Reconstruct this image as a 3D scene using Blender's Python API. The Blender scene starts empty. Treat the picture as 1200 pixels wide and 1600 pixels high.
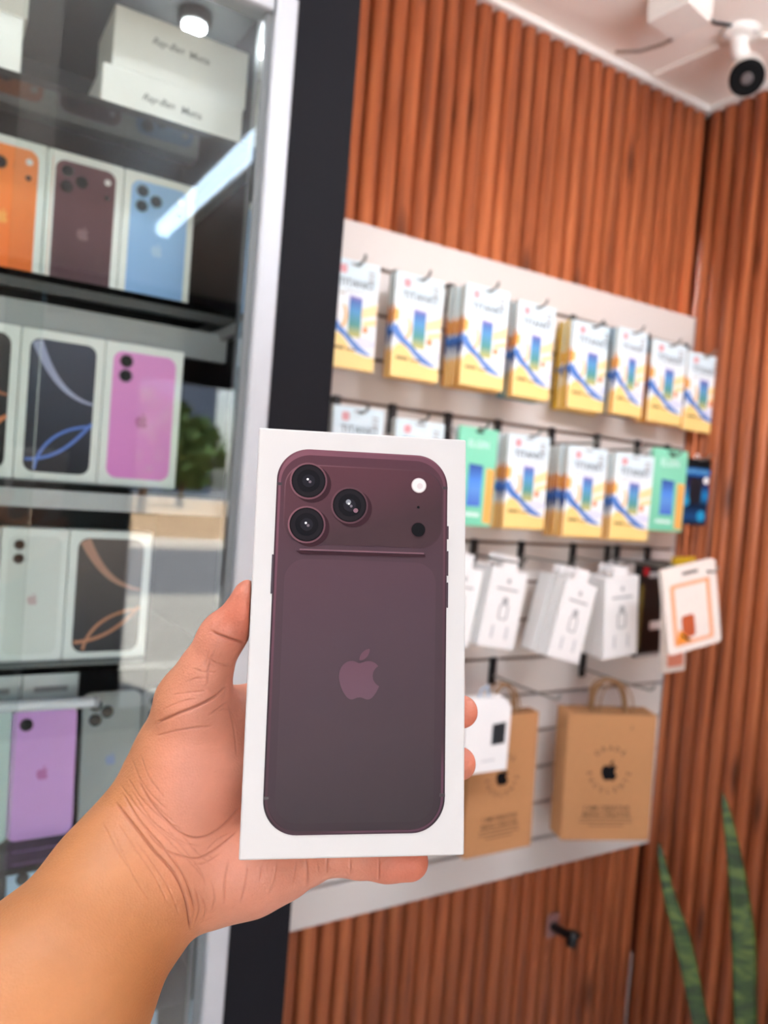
import bpy, bmesh, math, random
import numpy as np
from mathutils import Vector, Matrix
random.seed(7); np.random.seed(7)
PI = math.pi
SC = bpy.context.scene
COL = SC.collection

# ---------------------------------------------------------------- camera
FPX = 1200.0
YAW, PIT, ROL = [math.radians(a) for a in (31.15, -1.67, 4.54)]
CAM = np.array([0.0, 0.0, 1.45])
def cam_axes():
    f = np.array([math.sin(YAW)*math.cos(PIT), math.cos(YAW)*math.cos(PIT), math.sin(PIT)])
    r = np.array([math.cos(YAW), -math.sin(YAW), 0.0]); u = np.cross(r, f)
    c, s = math.cos(ROL), math.sin(ROL)
    return c*r+s*u, -s*r+c*u, f
RT, UP, FW = cam_axes()
cd = bpy.data.cameras.new('camera'); co = bpy.data.objects.new('camera', cd); COL.objects.link(co)
cd.sensor_fit = 'HORIZONTAL'; cd.sensor_width = 36.0; cd.lens = 36.0*FPX/1200.0
cd.clip_start = 0.02; cd.clip_end = 300
co.matrix_world = Matrix([[RT[0], UP[0], -FW[0], CAM[0]], [RT[1], UP[1], -FW[1], CAM[1]], [RT[2], UP[2], -FW[2], CAM[2]], [0, 0, 0, 1]])
cd.dof.use_dof = True; cd.dof.focus_distance = 0.318; cd.dof.aperture_fstop = 36.0/3.1
SC.camera = co
SC.cycles.max_bounces = 8; SC.cycles.transparent_max_bounces = 16

# ---------------------------------------------------------------- world, sun, exposure
SC.view_settings.view_transform = 'Standard'; SC.view_settings.look = 'None'
SC.view_settings.gamma = 1.0; SC.view_settings.use_curve_mapping = False
SC.view_settings.exposure = 2.0
W = bpy.data.worlds.new('sky'); SC.world = W; W.use_nodes = True
nt = W.node_tree; nt.nodes.clear()
wo = nt.nodes.new('ShaderNodeOutputWorld'); bg = nt.nodes.new('ShaderNodeBackground')
sk = nt.nodes.new('ShaderNodeTexSky'); sk.sky_type = 'NISHITA'; sk.sun_disc = False
sk.sun_elevation = math.radians(58); sk.sun_rotation = math.radians(20); sk.air_density = 1.0; sk.dust_density = 1.5
cl = nt.nodes.new('ShaderNodeTexNoise'); cl.inputs['Scale'].default_value = 3.2; cl.inputs['Detail'].default_value = 6
cr = nt.nodes.new('ShaderNodeValToRGB'); cr.color_ramp.elements[0].position = 0.50; cr.color_ramp.elements[1].position = 0.70
skm = nt.nodes.new('ShaderNodeVectorMath'); skm.operation = 'SCALE'; skm.inputs['Scale'].default_value = 0.16
mx = nt.nodes.new('ShaderNodeMix'); mx.data_type = 'RGBA'; mx.inputs['B'].default_value = (2.3, 2.2, 2.1, 1)
nt.links.new(sk.outputs['Color'], skm.inputs[0]); nt.links.new(skm.outputs[0], mx.inputs['A'])
nt.links.new(cl.outputs['Fac'], cr.inputs['Fac']); nt.links.new(cr.outputs['Color'], mx.inputs['Factor'])
nt.links.new(mx.outputs['Result'], bg.inputs['Color']); bg.inputs['Strength'].default_value = 2.1
nt.links.new(bg.outputs[0], wo.inputs[0])
sd = bpy.data.lights.new('sun', 'SUN'); sd.energy = 20.0; sd.angle = 0.01; sd.color = (1, .95, .88)
so = bpy.data.objects.new('sun', sd); COL.objects.link(so)
so.rotation_euler = Vector((-0.25, -0.55, -1.0)).to_track_quat('-Z', 'Y').to_euler()   # from over the shop's rear roof
TUBE_EMIT = 12.0

# ---------------------------------------------------------------- pixel -> place
def ray(px, py): return (px-600)/FPX*RT-(py-800)/FPX*UP+FW
def atY(px, py, Y): d = ray(px, py); return CAM+d*(Y-CAM[1])/d[1]
def atZ(px, py, Z): d = ray(px, py); return CAM+d*(Z-CAM[2])/d[2]
def atX(px, py, X): d = ray(px, py); return CAM+d*(X-CAM[0])/d[0]
def atD(px, py, D): return CAM+ray(px, py)*D
def atPlane(px, py, P, n):
    d = ray(px, py); return CAM+d*(np.dot(P-CAM, n)/np.dot(d, n))

# ---------------------------------------------------------------- materials
def lin(c):
    return tuple((x/255/12.92 if x/255 <= .04045 else ((x/255+.055)/1.055)**2.4) for x in c[:3])+(1.0,)
MATS = {}
def mat(name, rgb, rough=.5, metal=0.0, noise=None, bump=0, spec=.5, sss=0, emit=None):
    if name in MATS: return MATS[name]
    m = bpy.data.materials.new(name); m.use_nodes = True; nt = m.node_tree; b = nt.nodes['Principled BSDF']
    b.inputs['Base Color'].default_value = lin(rgb); b.inputs['Roughness'].default_value = rough
    b.inputs['Metallic'].default_value = metal; b.inputs['Specular IOR Level'].default_value = spec
    if emit:
        b.inputs['Emission Color'].default_value = lin(emit[0]); b.inputs['Emission Strength'].default_value = emit[1]
    sc, amt = noise if noise else (40, .04)
    tc = nt.nodes.new('ShaderNodeTexCoord'); n = nt.nodes.new('ShaderNodeTexNoise')
    n.inputs['Scale'].default_value = sc; n.inputs['Detail'].default_value = 5
    nt.links.new(tc.outputs['Object'], n.inputs['Vector'])
    mr = nt.nodes.new('ShaderNodeMapRange'); mr.inputs['To Min'].default_value = 1-amt; mr.inputs['To Max'].default_value = 1+amt
    nt.links.new(n.outputs['Fac'], mr.inputs['Value'])
    vm = nt.nodes.new('ShaderNodeVectorMath'); vm.operation = 'SCALE'; vm.inputs[0].default_value = lin(rgb)[:3]
    nt.links.new(mr.outputs[0], vm.inputs['Scale']); nt.links.new(vm.outputs[0], b.inputs['Base Color'])
    if bump:
        bp = nt.nodes.new('ShaderNodeBump'); bp.inputs['Strength'].default_value = bump; bp.inputs['Distance'].default_value = .002
        nt.links.new(n.outputs['Fac'], bp.inputs['Height']); nt.links.new(bp.outputs[0], b.inputs['Normal'])
    MATS[name] = m; return m
def ramp_mat(name, axis, stops, rough=.45, lo=0.0, hi=1.0, diag=None, interp='LINEAR'):
    """printed colour ramp along a local axis between lo and hi (metres)"""
    if name in MATS: return MATS[name]
    m = bpy.data.materials.new(name); m.use_nodes = True; nt = m.node_tree; b = nt.nodes['Principled BSDF']
    b.inputs['Roughness'].default_value = max(rough, .5); b.inputs['Specular IOR Level'].default_value = .22
    tc = nt.nodes.new('ShaderNodeTexCoord'); dt = nt.nodes.new('ShaderNodeVectorMath'); dt.operation = 'DOT_PRODUCT'
    dt.inputs[1].default_value = diag if diag else {'x': (1, 0, 0), 'y': (0, 1, 0), 'z': (0, 0, 1)}[axis]
    nt.links.new(tc.outputs['Object'], dt.inputs[0])
    mr = nt.nodes.new('ShaderNodeMapRange'); mr.inputs['From Min'].default_value = lo; mr.inputs['From Max'].default_value = hi
    nt.links.new(dt.outputs['Value'], mr.inputs['Value'])
    r = nt.nodes.new('ShaderNodeValToRGB'); r.color_ramp.interpolation = interp
    el = r.color_ramp.elements
    while len(el) < len(stops): el.new(.5)
    for e, (p, c) in zip(el, stops): e.position = p; e.color = lin(c)
    nt.links.new(mr.outputs[0], r.inputs['Fac']); nt.links.new(r.outputs['Color'], b.inputs['Base Color'])
    MATS[name] = m; return m
def glass_mat(name, tint, f=1.0, ior=1.5):
    m = bpy.data.materials.new(name); m.use_nodes = True; nt = m.node_tree; nt.nodes.clear()
    o = nt.nodes.new('ShaderNodeOutputMaterial'); mxs = nt.nodes.new('ShaderNodeMixShader')
    t = nt.nodes.new('ShaderNodeBsdfTransparent'); t.inputs['Color'].default_value = tint
    g = nt.nodes.new('ShaderNodeBsdfGlossy'); g.inputs['Roughness'].default_value = 0.0
    fr = nt.nodes.new('ShaderNodeFresnel'); fr.inputs['IOR'].default_value = ior
    nt.links.new(fr.outputs[0], mxs.inputs[0]); nt.links.new(t.outputs[0], mxs.inputs[1]); nt.links.new(g.outputs[0], mxs.inputs[2])
    nt.links.new(mxs.outputs[0], o.inputs[0]); MATS[name] = m; return m
def wood_mat(name):
    m = bpy.data.materials.new(name); m.use_nodes = True; nt = m.node_tree; b = nt.nodes['Principled BSDF']
    tc = nt.nodes.new('ShaderNodeTexCoord'); oi = nt.nodes.new('ShaderNodeObjectInfo')
    off = nt.nodes.new('ShaderNodeVectorMath'); off.operation = 'SCALE'; off.inputs[0].default_value = (7.3, 3.1, 19.0)
    nt.links.new(oi.outputs['Random'], off.inputs['Scale'])
    ad = nt.nodes.new('ShaderNodeVectorMath'); ad.operation = 'ADD'
    nt.links.new(tc.outputs['Object'], ad.inputs[0]); nt.links.new(off.outputs[0], ad.inputs[1])
    mp = nt.nodes.new('ShaderNodeMapping'); mp.inputs['Scale'].default_value = (60, 60, 2.2)
    nt.links.new(ad.outputs[0], mp.inputs['Vector'])
    n = nt.nodes.new('ShaderNodeTexNoise'); n.inputs['Scale'].default_value = 1.0; n.inputs['Detail'].default_value = 6; n.inputs['Distortion'].default_value = .6
    nt.links.new(mp.outputs[0], n.inputs['Vector'])
    r = nt.nodes.new('ShaderNodeValToRGB'); el = r.color_ramp.elements
    el[0].position = .22; el[0].color = lin((118, 60, 36)); el[1].position = .8; el[1].color = lin((214, 126, 78))
    e = el.new(.5); e.color = lin((182, 98, 57))
    nt.links.new(n.outputs['Fac'], r.inputs['Fac'])
    # knots
    mp2 = nt.nodes.new('ShaderNodeMapping'); mp2.inputs['Scale'].default_value = (14, 14, 3.2)
    nt.links.new(ad.outputs[0], mp2.inputs['Vector'])
    vo = nt.nodes.new('ShaderNodeTexVoronoi'); vo.inputs['Scale'].default_value = 1.0
    nt.links.new(mp2.outputs[0], vo.inputs['Vector'])
    kr = nt.nodes.new('ShaderNodeValToRGB'); kr.color_ramp.elements[0].position = .06; kr.color_ramp.elements[0].color = (.32, .3, .3, 1); kr.color_ramp.elements[1].position = .2; kr.color_ramp.elements[1].color = (1, 1, 1, 1)
    nt.links.new(vo.outputs['Distance'], kr.inputs['Fac'])
    mr = nt.nodes.new('ShaderNodeMapRange'); mr.inputs['To Min'].default_value = .86; mr.inputs['To Max'].default_value = 1.12
    nt.links.new(oi.outputs['Random'], mr.inputs['Value'])
    m1 = nt.nodes.new('ShaderNodeMix'); m1.data_type = 'RGBA'; m1.blend_type = 'MULTIPLY'; m1.inputs['Factor'].default_value = 1
    nt.links.new(r.outputs['Color'], m1.inputs['A']); nt.links.new(kr.outputs['Color'], m1.inputs['B'])
    vs = nt.nodes.new('ShaderNodeVectorMath'); vs.operation = 'SCALE'
    nt.links.new(m1.outputs['Result'], vs.inputs[0]); nt.links.new(mr.outputs[0], vs.inputs['Scale'])
    nt.links.new(vs.outputs[0], b.inputs['Base Color']); b.inputs['Roughness'].default_value = .5
    bp = nt.nodes.new('ShaderNodeBump'); bp.inputs['Strength'].default_value = .25; bp.inputs['Distance'].default_value = .001
    nt.links.new(n.outputs['Fac'], bp.inputs['Height']); nt.links.new(bp.outputs[0], b.inputs['Normal'])
    MATS[name] = m; return m

WOOD = wood_mat('slat_wood')
WOOD_BACK = mat('slat_backing', (92, 44, 24), .7, noise=(30, .2))
CEIL = mat('ceiling_paint', (250, 240, 230), .8, noise=(14, .03), bump=.15)
WHITE_PAINT = mat('white_paint', (235, 230, 224), .7)
FLOOR = mat('floor_tile', (232, 226, 218), .35, noise=(6, .06))
PANEL = mat('slatwall_laminate', (220, 210, 203), .35, noise=(8, .02))
PANEL_CORE = mat('slatwall_core', (120, 84, 60), .8)
ALU = mat('aluminium', (186, 186, 190), .45, .3)
ALU_DARK = mat('dull_aluminium', (176, 178, 180), .45, .3)
BLACK_LAM = mat('black_laminate', (26, 25, 29), .6, noise=(5, .05), spec=.08)
CAB_IN = mat('cabinet_lining', (70, 72, 75), .6)
BLACK_PL = mat('black_plastic', (18, 18, 20), .4)
WIRE = mat('steel_wire', (150, 150, 145), .35, .8)
CARD = mat('white_card', (244, 240, 238), .45, noise=(60, .01))
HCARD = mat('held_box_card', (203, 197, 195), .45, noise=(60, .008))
CARD2 = mat('cabinet_box_card', (246, 248, 244), .5, noise=(60, .01))
INK = mat('black_ink', (16, 15, 18), .6, spec=.1)
GREYINK = mat('grey_ink', (172, 170, 170), .5)
KRAFT = mat('kraft_paper', (190, 134, 88), .75, noise=(90, .08), bump=.1)
KRAFT_INK = mat('brown_ink', (96, 64, 42), .7)
TWINE = mat('twisted_paper', (150, 112, 76), .8, noise=(200, .15))
GLASS = glass_mat('cabinet_glass', (.975, .992, .985, 1))
SHELF_GLASS = glass_mat('shelf_glass', (.93, .965, .955, 1))
WINDOW_GLASS = glass_mat('window_glass', (.98, .99, .985, 1))

# ---------------------------------------------------------------- mesh builder
class MB:
    def __init__(s): s.v = []; s.f = []; s.m = []; s.mats = []; s.smooth = []
    def mi(s, m):
        if m not in s.mats: s.mats.append(m)
        return s.mats.index(m)
    def raw(s, vs, fs, m, smooth=False):
        o = len(s.v); s.v += [tuple(map(float, v)) for v in vs]; k = s.mi(m)
        for f in fs: s.f.append([o+i for i in f]); s.m.append(k); s.smooth.append(smooth)
    def box(s, lo, hi, m):
        (a, b, c), (d, e, f) = lo, hi
        s.raw([(a, b, c), (d, b, c), (d, e, c), (a, e, c), (a, b, f), (d, b, f), (d, e, f), (a, e, f)],
              [(3, 2, 1, 0), (4, 5, 6, 7), (0, 1, 5, 4), (1, 2, 6, 5), (2, 3, 7, 6), (3, 0, 4, 7)], m)
    def bbox(s, lo, hi, m, b=.002, seg=2):
        """bevelled box"""
        bm = bmesh.new(); bmesh.ops.create_cube(bm, size=1)
        for v in bm.verts:
            v.co = Vector([lo[i]+(v.co[i]+.5)*(hi[i]-lo[i]) for i in range(3)])
        bmesh.ops.bevel(bm, geom=bm.edges[:], offset=b, segments=seg, profile=.5, affect='EDGES')
        bm.verts.index_update()
        s.raw([v.co for v in bm.verts], [[v.index for v in f.verts] for f in bm.faces], m, False); bm.free()
    def prism(s, poly, y0, y1, m, front=True):
        """polygon in (x,z), extruded along y from y0 (front, nearer viewer) to y1"""
        n = len(poly)
        A = sum(poly[i][0]*poly[(i+1) % n][1]-poly[(i+1) % n][0]*poly[i][1] for i in range(n))
        if A < 0: poly = poly[::-1]
        vs = [(x, y0, z) for x, z in poly]+[(x, y1, z) for x, z in poly]
        fs = [tuple(range(n)), tuple(range(2*n-1, n-1, -1))]+[((i+1) % n, i, n+i, n+(i+1) % n) for i in range(n)]
        s.raw(vs, fs, m)
    def prismz(s, poly, z0, z1, m):
        n = len(poly)
        vs = [(p[0], p[1], z0) for p in poly]+[(p[0], p[1], z1) for p in poly]
        fs = [tuple(range(n-1, -1, -1)), tuple(range(n, 2*n))]+[(i, (i+1) % n, n+(i+1) % n, n+i) for i in range(n)]
        s.raw(vs, fs, m)
    def sheet(s, poly, y, m):
        s.prism(poly, y-.00008, y+.00008, m)
    def ring(s, outer, inner, y, m):
        n = len(outer); vs = [(x, y, z) for x, z in outer]+[(x, y, z) for x, z in inner]
        s.raw(vs, [(i, (i+1) % n, n+(i+1) % n, n+i) for i in range(n)], m)
    def tube(s, path, r, m, n=8, cap=True):
        P = [Vector(p) for p in path]; rs = r if isinstance(r, (list, tuple)) else [r]*len(P)
        vs = []; fs = []; up = None
        for i, p in enumerate(P):
            t = (P[min(i+1, len(P)-1)]-P[max(i-1, 0)]).normalized()
            if up is None: up = t.orthogonal().normalized()
            up = (up-t*up.dot(t)).normalized(); b = t.cross(up)
            for k in range(n):
                a = 2*PI*k/n; vs.append(p+(up*math.cos(a)+b*math.sin(a))*rs[i])
        for i in range(len(P)-1):
            for k in range(n): fs.append((i*n+k, i*n+(k+1) % n, (i+1)*n+(k+1) % n, (i+1)*n+k))
        s.raw(vs, fs, m, True)
        if cap: s.raw(vs[:n], [tuple(range(n-1, -1, -1))], m); s.raw(vs[-n:], [tuple(range(n))], m)
    def lathe(s, prof, m, axis_o=(0, 0, 0), axis=(0, 0, 1), n=24):
        ax = Vector(axis).normalized(); u = ax.orthogonal().normalized(); w = ax.cross(u); o = Vector(axis_o)
        vs = []; fs = []
        for r, h in prof:
            for k in range(n):
                a = 2*PI*k/n; vs.append(o+ax*h+(u*math.cos(a)+w*math.sin(a))*r)
        for i in range(len(prof)-1):
            for k in range(n): fs.append((i*n+k, i*n+(k+1) % n, (i+1)*n+(k+1) % n, (i+1)*n+k))
        s.raw(vs, fs, m, True)
        s.raw(vs[:n], [tuple(range(n-1, -1, -1))], m); s.raw(vs[-n:], [tuple(range(n))], m)
    def mesh(s, name):
        me = bpy.data.meshes.new(name); me.from_pydata(s.v, [], s.f)
        for m in s.mats: me.materials.append(m)
        me.polygons.foreach_set('material_index', s.m); me.polygons.foreach_set('use_smooth', s.smooth); me.update(); return me
    def build(s, name, parent=None, M=None):
        return link(name, s.mesh(name), parent, M)
def link(name, me, parent=None, M=None):
    o = bpy.data.objects.new(name, me); COL.objects.link(o)
    if parent is not None: o.parent = parent
    if M is not None: o.matrix_local = M
    return o
def tag(o, label=None, cat=None, group=None, kind=None):
    if label: o['label'] = label
    if cat: o['category'] = cat
    if group: o['group'] = group
    if kind: o['kind'] = kind
    return o
def thing(name, label, cat, M=None, group=None):
    o = bpy.data.objects.new(name, None); COL.objects.link(o); o.empty_display_size = .02
    if M is not None: o.matrix_world = M
    return tag(o, label, cat, group)
def copy_tree(o, parent=None):
    c = o.copy(); COL.objects.link(c)
    if parent is not None:
        c.parent = parent; c.matrix_parent_inverse = o.matrix_parent_inverse.copy()
    for ch in list(o.children): copy_tree(ch, c)
    return c
def frame(o, x, y, z):
    return Matrix([[x[0], y[0], z[0], o[0]], [x[1], y[1], z[1], o[1]], [x[2], y[2], z[2], o[2]], [0, 0, 0, 1]])
def place(x, y, z, yaw=0, roll=0, pitch=0):
    return Matrix.Translation((x, y, z)) @ Matrix.Rotation(yaw, 4, 'Z') @ Matrix.Rotation(pitch, 4, 'X') @ Matrix.Rotation(roll, 4, 'Y')
def rrect(x0, x1, z0, z1, r, n=8):
    p = []
    for cx, cz, a in ((x1-r, z1-r, 0), (x0+r, z1-r, PI/2), (x0+r, z0+r, PI), (x1-r, z0+r, 3*PI/2)):
        for k in range(n+1):
            t = a+PI/2*k/n; p.append((cx+r*math.cos(t), cz+r*math.sin(t)))
    return p
def circ(x, z, r, n=20): return [(x+r*math.cos(2*PI*k/n), z+r*math.sin(2*PI*k/n)) for k in range(n)]
def ribbon(path, w):
    """flat band of varying width around a polyline in (x,z)"""
    L = []; R_ = []
    for i, (x, z) in enumerate(path):
        a = path[max(i-1, 0)]; b = path[min(i+1, len(path)-1)]
        dx, dz = b[0]-a[0], b[1]-a[1]; l = math.hypot(dx, dz) or 1
        ww = (w[i] if isinstance(w, (list, tuple)) else w)/2
        L.append((x-dz/l*ww, z+dx/l*ww)); R_.append((x+dz/l*ww, z-dx/l*ww))
    return L+R_[::-1]
def bez(pts, n=14):
    p0, p1, p2, p3 = pts; out = []
    for k in range(n+1):
        t = k/n; u = 1-t
        out.append(tuple(u**3*p0[i]+3*u*u*t*p1[i]+3*u*t*t*p2[i]+t**3*p3[i] for i in (0, 1)))
    return out
# fruit emblem outline (unit square, centred, z up)
def _emblem():
    def rel(start, segs):
        x, y = start; out = [(x, y)]
        for a in segs:
            p = [(x, y)]+[(x+a[i], y+a[i+1]) for i in (0, 2, 4)]
            out += bez(p, 6)[1:]; x, y = p[3]
        return [((px-12)/24, (12-py)/24) for px, py in out]
    body = rel((12.152, 6.896), [(-.948, 0, -2.415, -1.078, -3.96, -1.04), (-2.04, .027, -3.91, 1.183, -4.961, 3.014), (-2.117, 3.675, -.546, 9.103, 1.519, 12.09), (1.013, 1.454, 2.208, 3.09, 3.792, 3.039), (1.52, -.065, 2.09, -.987, 3.935, -.987), (1.831, 0, 2.35, .987, 3.96, .948), (1.637, -.026, 2.676, -1.48, 3.676, -2.948), (1.156, -1.688, 1.636, -3.325, 1.662, -3.415), (-.039, -.013, -3.182, -1.221, -3.22, -4.857), (-.026, -3.04, 2.48, -4.494, 2.597, -4.559), (-1.429, -2.09, -3.623, -2.324, -4.39, -2.376), (-2, -.156, -3.675, 1.09, -4.61, 1.09)])
    leaf = rel((15.53, 3.83), [(.843, -1.012, 1.4, -2.427, 1.245, -3.83), (-1.207, .052, -2.662, .805, -3.532, 1.818), (-.78, .896, -1.454, 2.338, -1.273, 3.714), (1.338, .104, 2.715, -.688, 3.559, -1.701)])
    return body[:-1], leaf[:-1]
EMB = _emblem()
def emblem(mb, x, z, s, y, m):
    for poly in EMB: mb.sheet([(x+px*s, z+pz*s) for px, pz in poly], y, m)
_tc = {}
def text(mb, st, x, z, size, y, m, rot=0, align='CENTER', shear=0, bold=0):
    key = (st, shear, bold, align)
    if key not in _tc:
        cu = bpy.data.curves.new('t', 'FONT'); cu.body = st; cu.size = 1; cu.align_x = align; cu.align_y = 'CENTER'
        cu.shear = shear; cu.offset = bold; cu.resolution_u = 2
        o = bpy.data.objects.new('t', cu); COL.objects.link(o)
        me = bpy.data.meshes.new_from_object(o.evaluated_get(bpy.context.evaluated_depsgraph_get()))
        _tc[key] = ([tuple(v.co) for v in me.vertices], [tuple(p.vertices) for p in me.polygons])
        bpy.data.objects.remove(o); bpy.data.curves.remove(cu); bpy.data.meshes.remove(me)
    vs, fs = _tc[key]; c, s = math.cos(rot)*size, math.sin(rot)*size
    mb.raw([(x+v[0]*c-v[1]*s, y, z+v[0]*s+v[1]*c) for v in vs], fs, m)

# ================================================================ the shop shell
Y1, X2, ZC = 1.30, 1.64, 2.46          # rear slat wall, right slat wall, ceiling
XL, YF = -2.8, -2.6                    # left wall, street front
def struct(name, mb, parent=None):
    o = mb.build(name, parent)
    if parent is None: o['kind'] = 'structure'
    return o
b = MB(); b.box((XL-.1, YF-.1, -.1), (X2+.12, Y1+.12, 0), FLOOR); struct('floor', b)
b = MB(); b.box((XL-.1, YF-.5, ZC), (X2+.12, Y1+.12, ZC+.15), CEIL); struct('ceiling', b)
b = MB(); b.box((XL-.1, Y1+.012, 0), (X2+.12, Y1+.12, ZC), WOOD_BACK); wall_back = struct('wall_back', b)
b = MB(); b.box((X2+.012, YF, 0), (X2+.12, Y1+.012, ZC), WOOD_BACK); wall_right = struct('wall_right', b)
b = MB(); b.box((XL-.1, YF, 0), (XL, Y1+.012, ZC), WHITE_PAINT); struct('wall_left', b)
# fluted slats: each one a rounded batten
def slat_mesh(h, w=.033, d=.011):
    prof = [(-w/2, .012), (-w/2, -d*.3), (-w/2+.004, -d*.78), (-w/2+.010, -d), (w/2-.010, -d), (w/2-.004, -d*.78), (w/2, -d*.3), (w/2, .012)]
    n = len(prof); vs = [(x, y, 0) for x, y in prof]+[(x, y, h) for x, y in prof]
    fs = [(i, i+1, n+i+1, n+i) for i in range(n-1)]+[tuple(range(n-1, -1, -1)), tuple(range(n, 2*n))]
    me = bpy.data.meshes.new('slat'); me.from_pydata(vs, [], fs); me.materials.append(WOOD)
    for p in me.polygons: p.use_smooth = len(p.vertices) == 4
    me.update(); return me
SLAT = slat_mesh(ZC-.012)
PITCH = .0400
x = X2-.0285
while x > .43:
    link('slat', SLAT, wall_back, Matrix.Translation((x, Y1, 0))); x -= PITCH
y = Y1-.0285
while y > YF+.05:
    link('slat', SLAT, wall_right, Matrix.Translation((X2, y, 0)) @ Matrix.Rotation(PI/2, 4, 'Z') @ Matrix.Rotation(PI, 4, 'Z')); y -= PITCH
# white cornice bead where slats meet the ceiling
b = MB(); b.box((.43, Y1-.022, ZC-.014), (X2+.005, Y1+.005, ZC), WHITE_PAINT); struct('trim_1', b)
b = MB(); b.box((X2-.022, YF+.02, ZC-.014), (X2+.005, Y1-.022, ZC), WHITE_PAINT); struct('trim_2', b)
# thin clear corner strip low in the corner
b = MB(); b.tube([atY(987, 1488, Y1-.02), atY(980, 1560, Y1-.02), atY(970, 1680, Y1-.02)], .0028, mat('clear_strip', (176, 150, 140), .2))
tag(b.build('cable'), 'thin greyish cable running down the slat wall corner near the floor', 'cable')

# street front: dark pier added to darken reflections, big window to the left widened for daylight, glass door by the right wall
DARKF = mat('dark_frame', (34, 35, 38), .5)
DARKW = mat('dark_wall', (70, 70, 72), .7)
b = MB(); b.box((-.15, YF-.1, 0), (.95, YF, ZC), DARKW); b.box((XL, YF-.1, 0), (-.15, YF, .25), DARKW); struct('wall_front', b)  # unseen pier added so the cabinet glass mirrors no daylight at left
wn = MB()
for xx in (XL, -1.5, -.2): wn.box((xx, YF-.08, .25), (xx+.05, YF-.02, ZC), DARKF)
wn.box((XL, YF-.08, ZC-.06), (-.15, YF-.02, ZC), DARKF); wn.box((XL, YF-.08, .25), (-.15, YF-.02, .31), DARKF)
wo_ = struct('window_1', wn)
for x0, x1 in ((XL+.05, -1.5), (-1.45, -.2)):  # second pane added for more daylight on the box, hand and walls
    p = MB(); p.box((x0, YF-.053, .31), (x1, YF-.047, ZC-.06), WINDOW_GLASS); p.build('pane', wo_)
dn = MB()
for xx, w_ in ((.95, .05), (1.56, .075)): dn.box((xx, YF-.08, 0), (xx+w_, YF-.02, ZC), DARKF)
dn.box((1.0, YF-.08, 1.96), (1.56, YF-.02, ZC), DARKF); dn.box((1.0, YF-.08, 0), (1.56, YF-.02, .12), DARKF)
do_ = struct('door_1', dn)
p = MB(); p.box((1.0, YF-.053, .12), (1.56, YF-.047, 1.96), WINDOW_GLASS); p.build('pane', do_)

# outside, seen in the cabinet glass
ASPH = mat('asphalt', (100, 101, 106), .85, noise=(.8, .12))
EARTH = mat('dry_earth', (168, 140, 110), .9, noise=(.4, .25))
b = MB(); b.box((-60, -90, -.25), (70, YF-.1, -.1), ASPH); struct('ground', b)
b = MB(); b.box((-60, -7.5, -.1), (70, YF-.1, -.02), mat('pavement', (150, 147, 142), .8, noise=(1.5, .08))); struct('ground_pavement', b)  # paler strip added to bounce sunlight up into the shop
b = MB(); b.box((-60, -14.6, -.1), (70, -14.0, .05), mat('kerb', (205, 196, 186), .8)); tag(b.build('kerb'), 'pale concrete kerb across the street, reflected in the cabinet glass', 'kerb')
b = MB(); b.box((-60, -40, -.1), (70, -14.6, .04), EARTH); struct('ground_earth', b)
bl = thing('building', 'dark distant building reflected in the cabinet glass beside a strip of sky', 'building', Matrix.Translation((12.2, -52, 0)))
b = MB(); b.box((-14, -8, 0), (5.6, 0, 13), mat('far_facade', (52, 64, 84), .6)); b.build('wall', bl)
b = MB(); b.box((-14.2, -8.2, 13), (5.8, .2, 13.4), DARKF); b.build('roof', bl)
LEAFM = mat('tree_leaves', (70, 96, 48), .8, noise=(1.2, .35)); BARK = mat('bark', (84, 64, 48), .9)
def tree(x, y, h, r, label):
    t = thing('tree', label, 'tree', Matrix.Translation((x, y, 0)))
    b = MB(); b.tube([(0, 0, 0), (.1, 0, h*.5), (0, .1, h*.8)], [.18, .13, .06], BARK); b.build('trunk', t)
    b = MB(); rr = random.Random(int(x*10))
    for k in range(420):
        d = Vector((rr.gauss(0, 1), rr.gauss(0, 1), rr.gauss(0, .8))).normalized()*r*rr.uniform(.55, 1); c = Vector((0, 0, h))+d
        n1 = Vector((rr.gauss(0, 1), rr.gauss(0, 1), rr.gauss(0, 1))).normalized(); n2 = n1.orthogonal().normalized()
        s = r*.16; b.raw([c+n1*s, c+n2*s, c-n1*s, c-n2*s], [(0, 1, 2, 3)], LEAFM)
    b.build('foliage', t)['kind'] = 'stuff'
tree(9.2, -30, 2.4, 1.7, 'leafy tree far across the street, reflected beside the dark building')
tree(6.2, -24, 2.6, 1.6, 'smaller leafy tree nearer the kerb across the street')

# ceiling tubes: one mirrored in the cabinet glass, two added unseen for brightness
TUBE = mat('lit_tube', (235, 243, 255), .4, emit=((236, 244, 255), TUBE_EMIT))
TUBE_DIM = mat('dim_lit_tube', (225, 238, 252), .4, emit=((205, 230, 255), 4.6))  # emission lowered so the mirrored bar does not clip
def tube_lamp(x, y0, y1, label, rz=0, m=TUBE, drop=0):
    t = thing('tube_lamp', label, 'lamp', Matrix.Translation((x, (y0+y1)/2, ZC-drop)) @ Matrix.Rotation(rz, 4, 'Z'), 'fluorescent tubes on the ceiling')
    h = (y1-y0)/2
    b = MB(); b.bbox((-.016, -h, -.102), (.016, h, -.088), WHITE_PAINT, .003); b.build('housing', t)
    for s in (-1, 1):
        b = MB(); b.tube([(0, s*h*.7, -.088), (0, s*h*.7, drop)], .004, WHITE_PAINT, 8); b.build('hanger', t)
    for s in (-1, 1):
        b = MB(); b.bbox((-.028, s*h-.012, -.158), (.028, s*h+.012, -.088), WHITE_PAINT, .003); b.build('end_holder', t)
    b = MB(); b.tube([(0, -h+.013, -.130), (0, h-.013, -.130)], .027, m, 20); b.build('tube', t)
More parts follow.
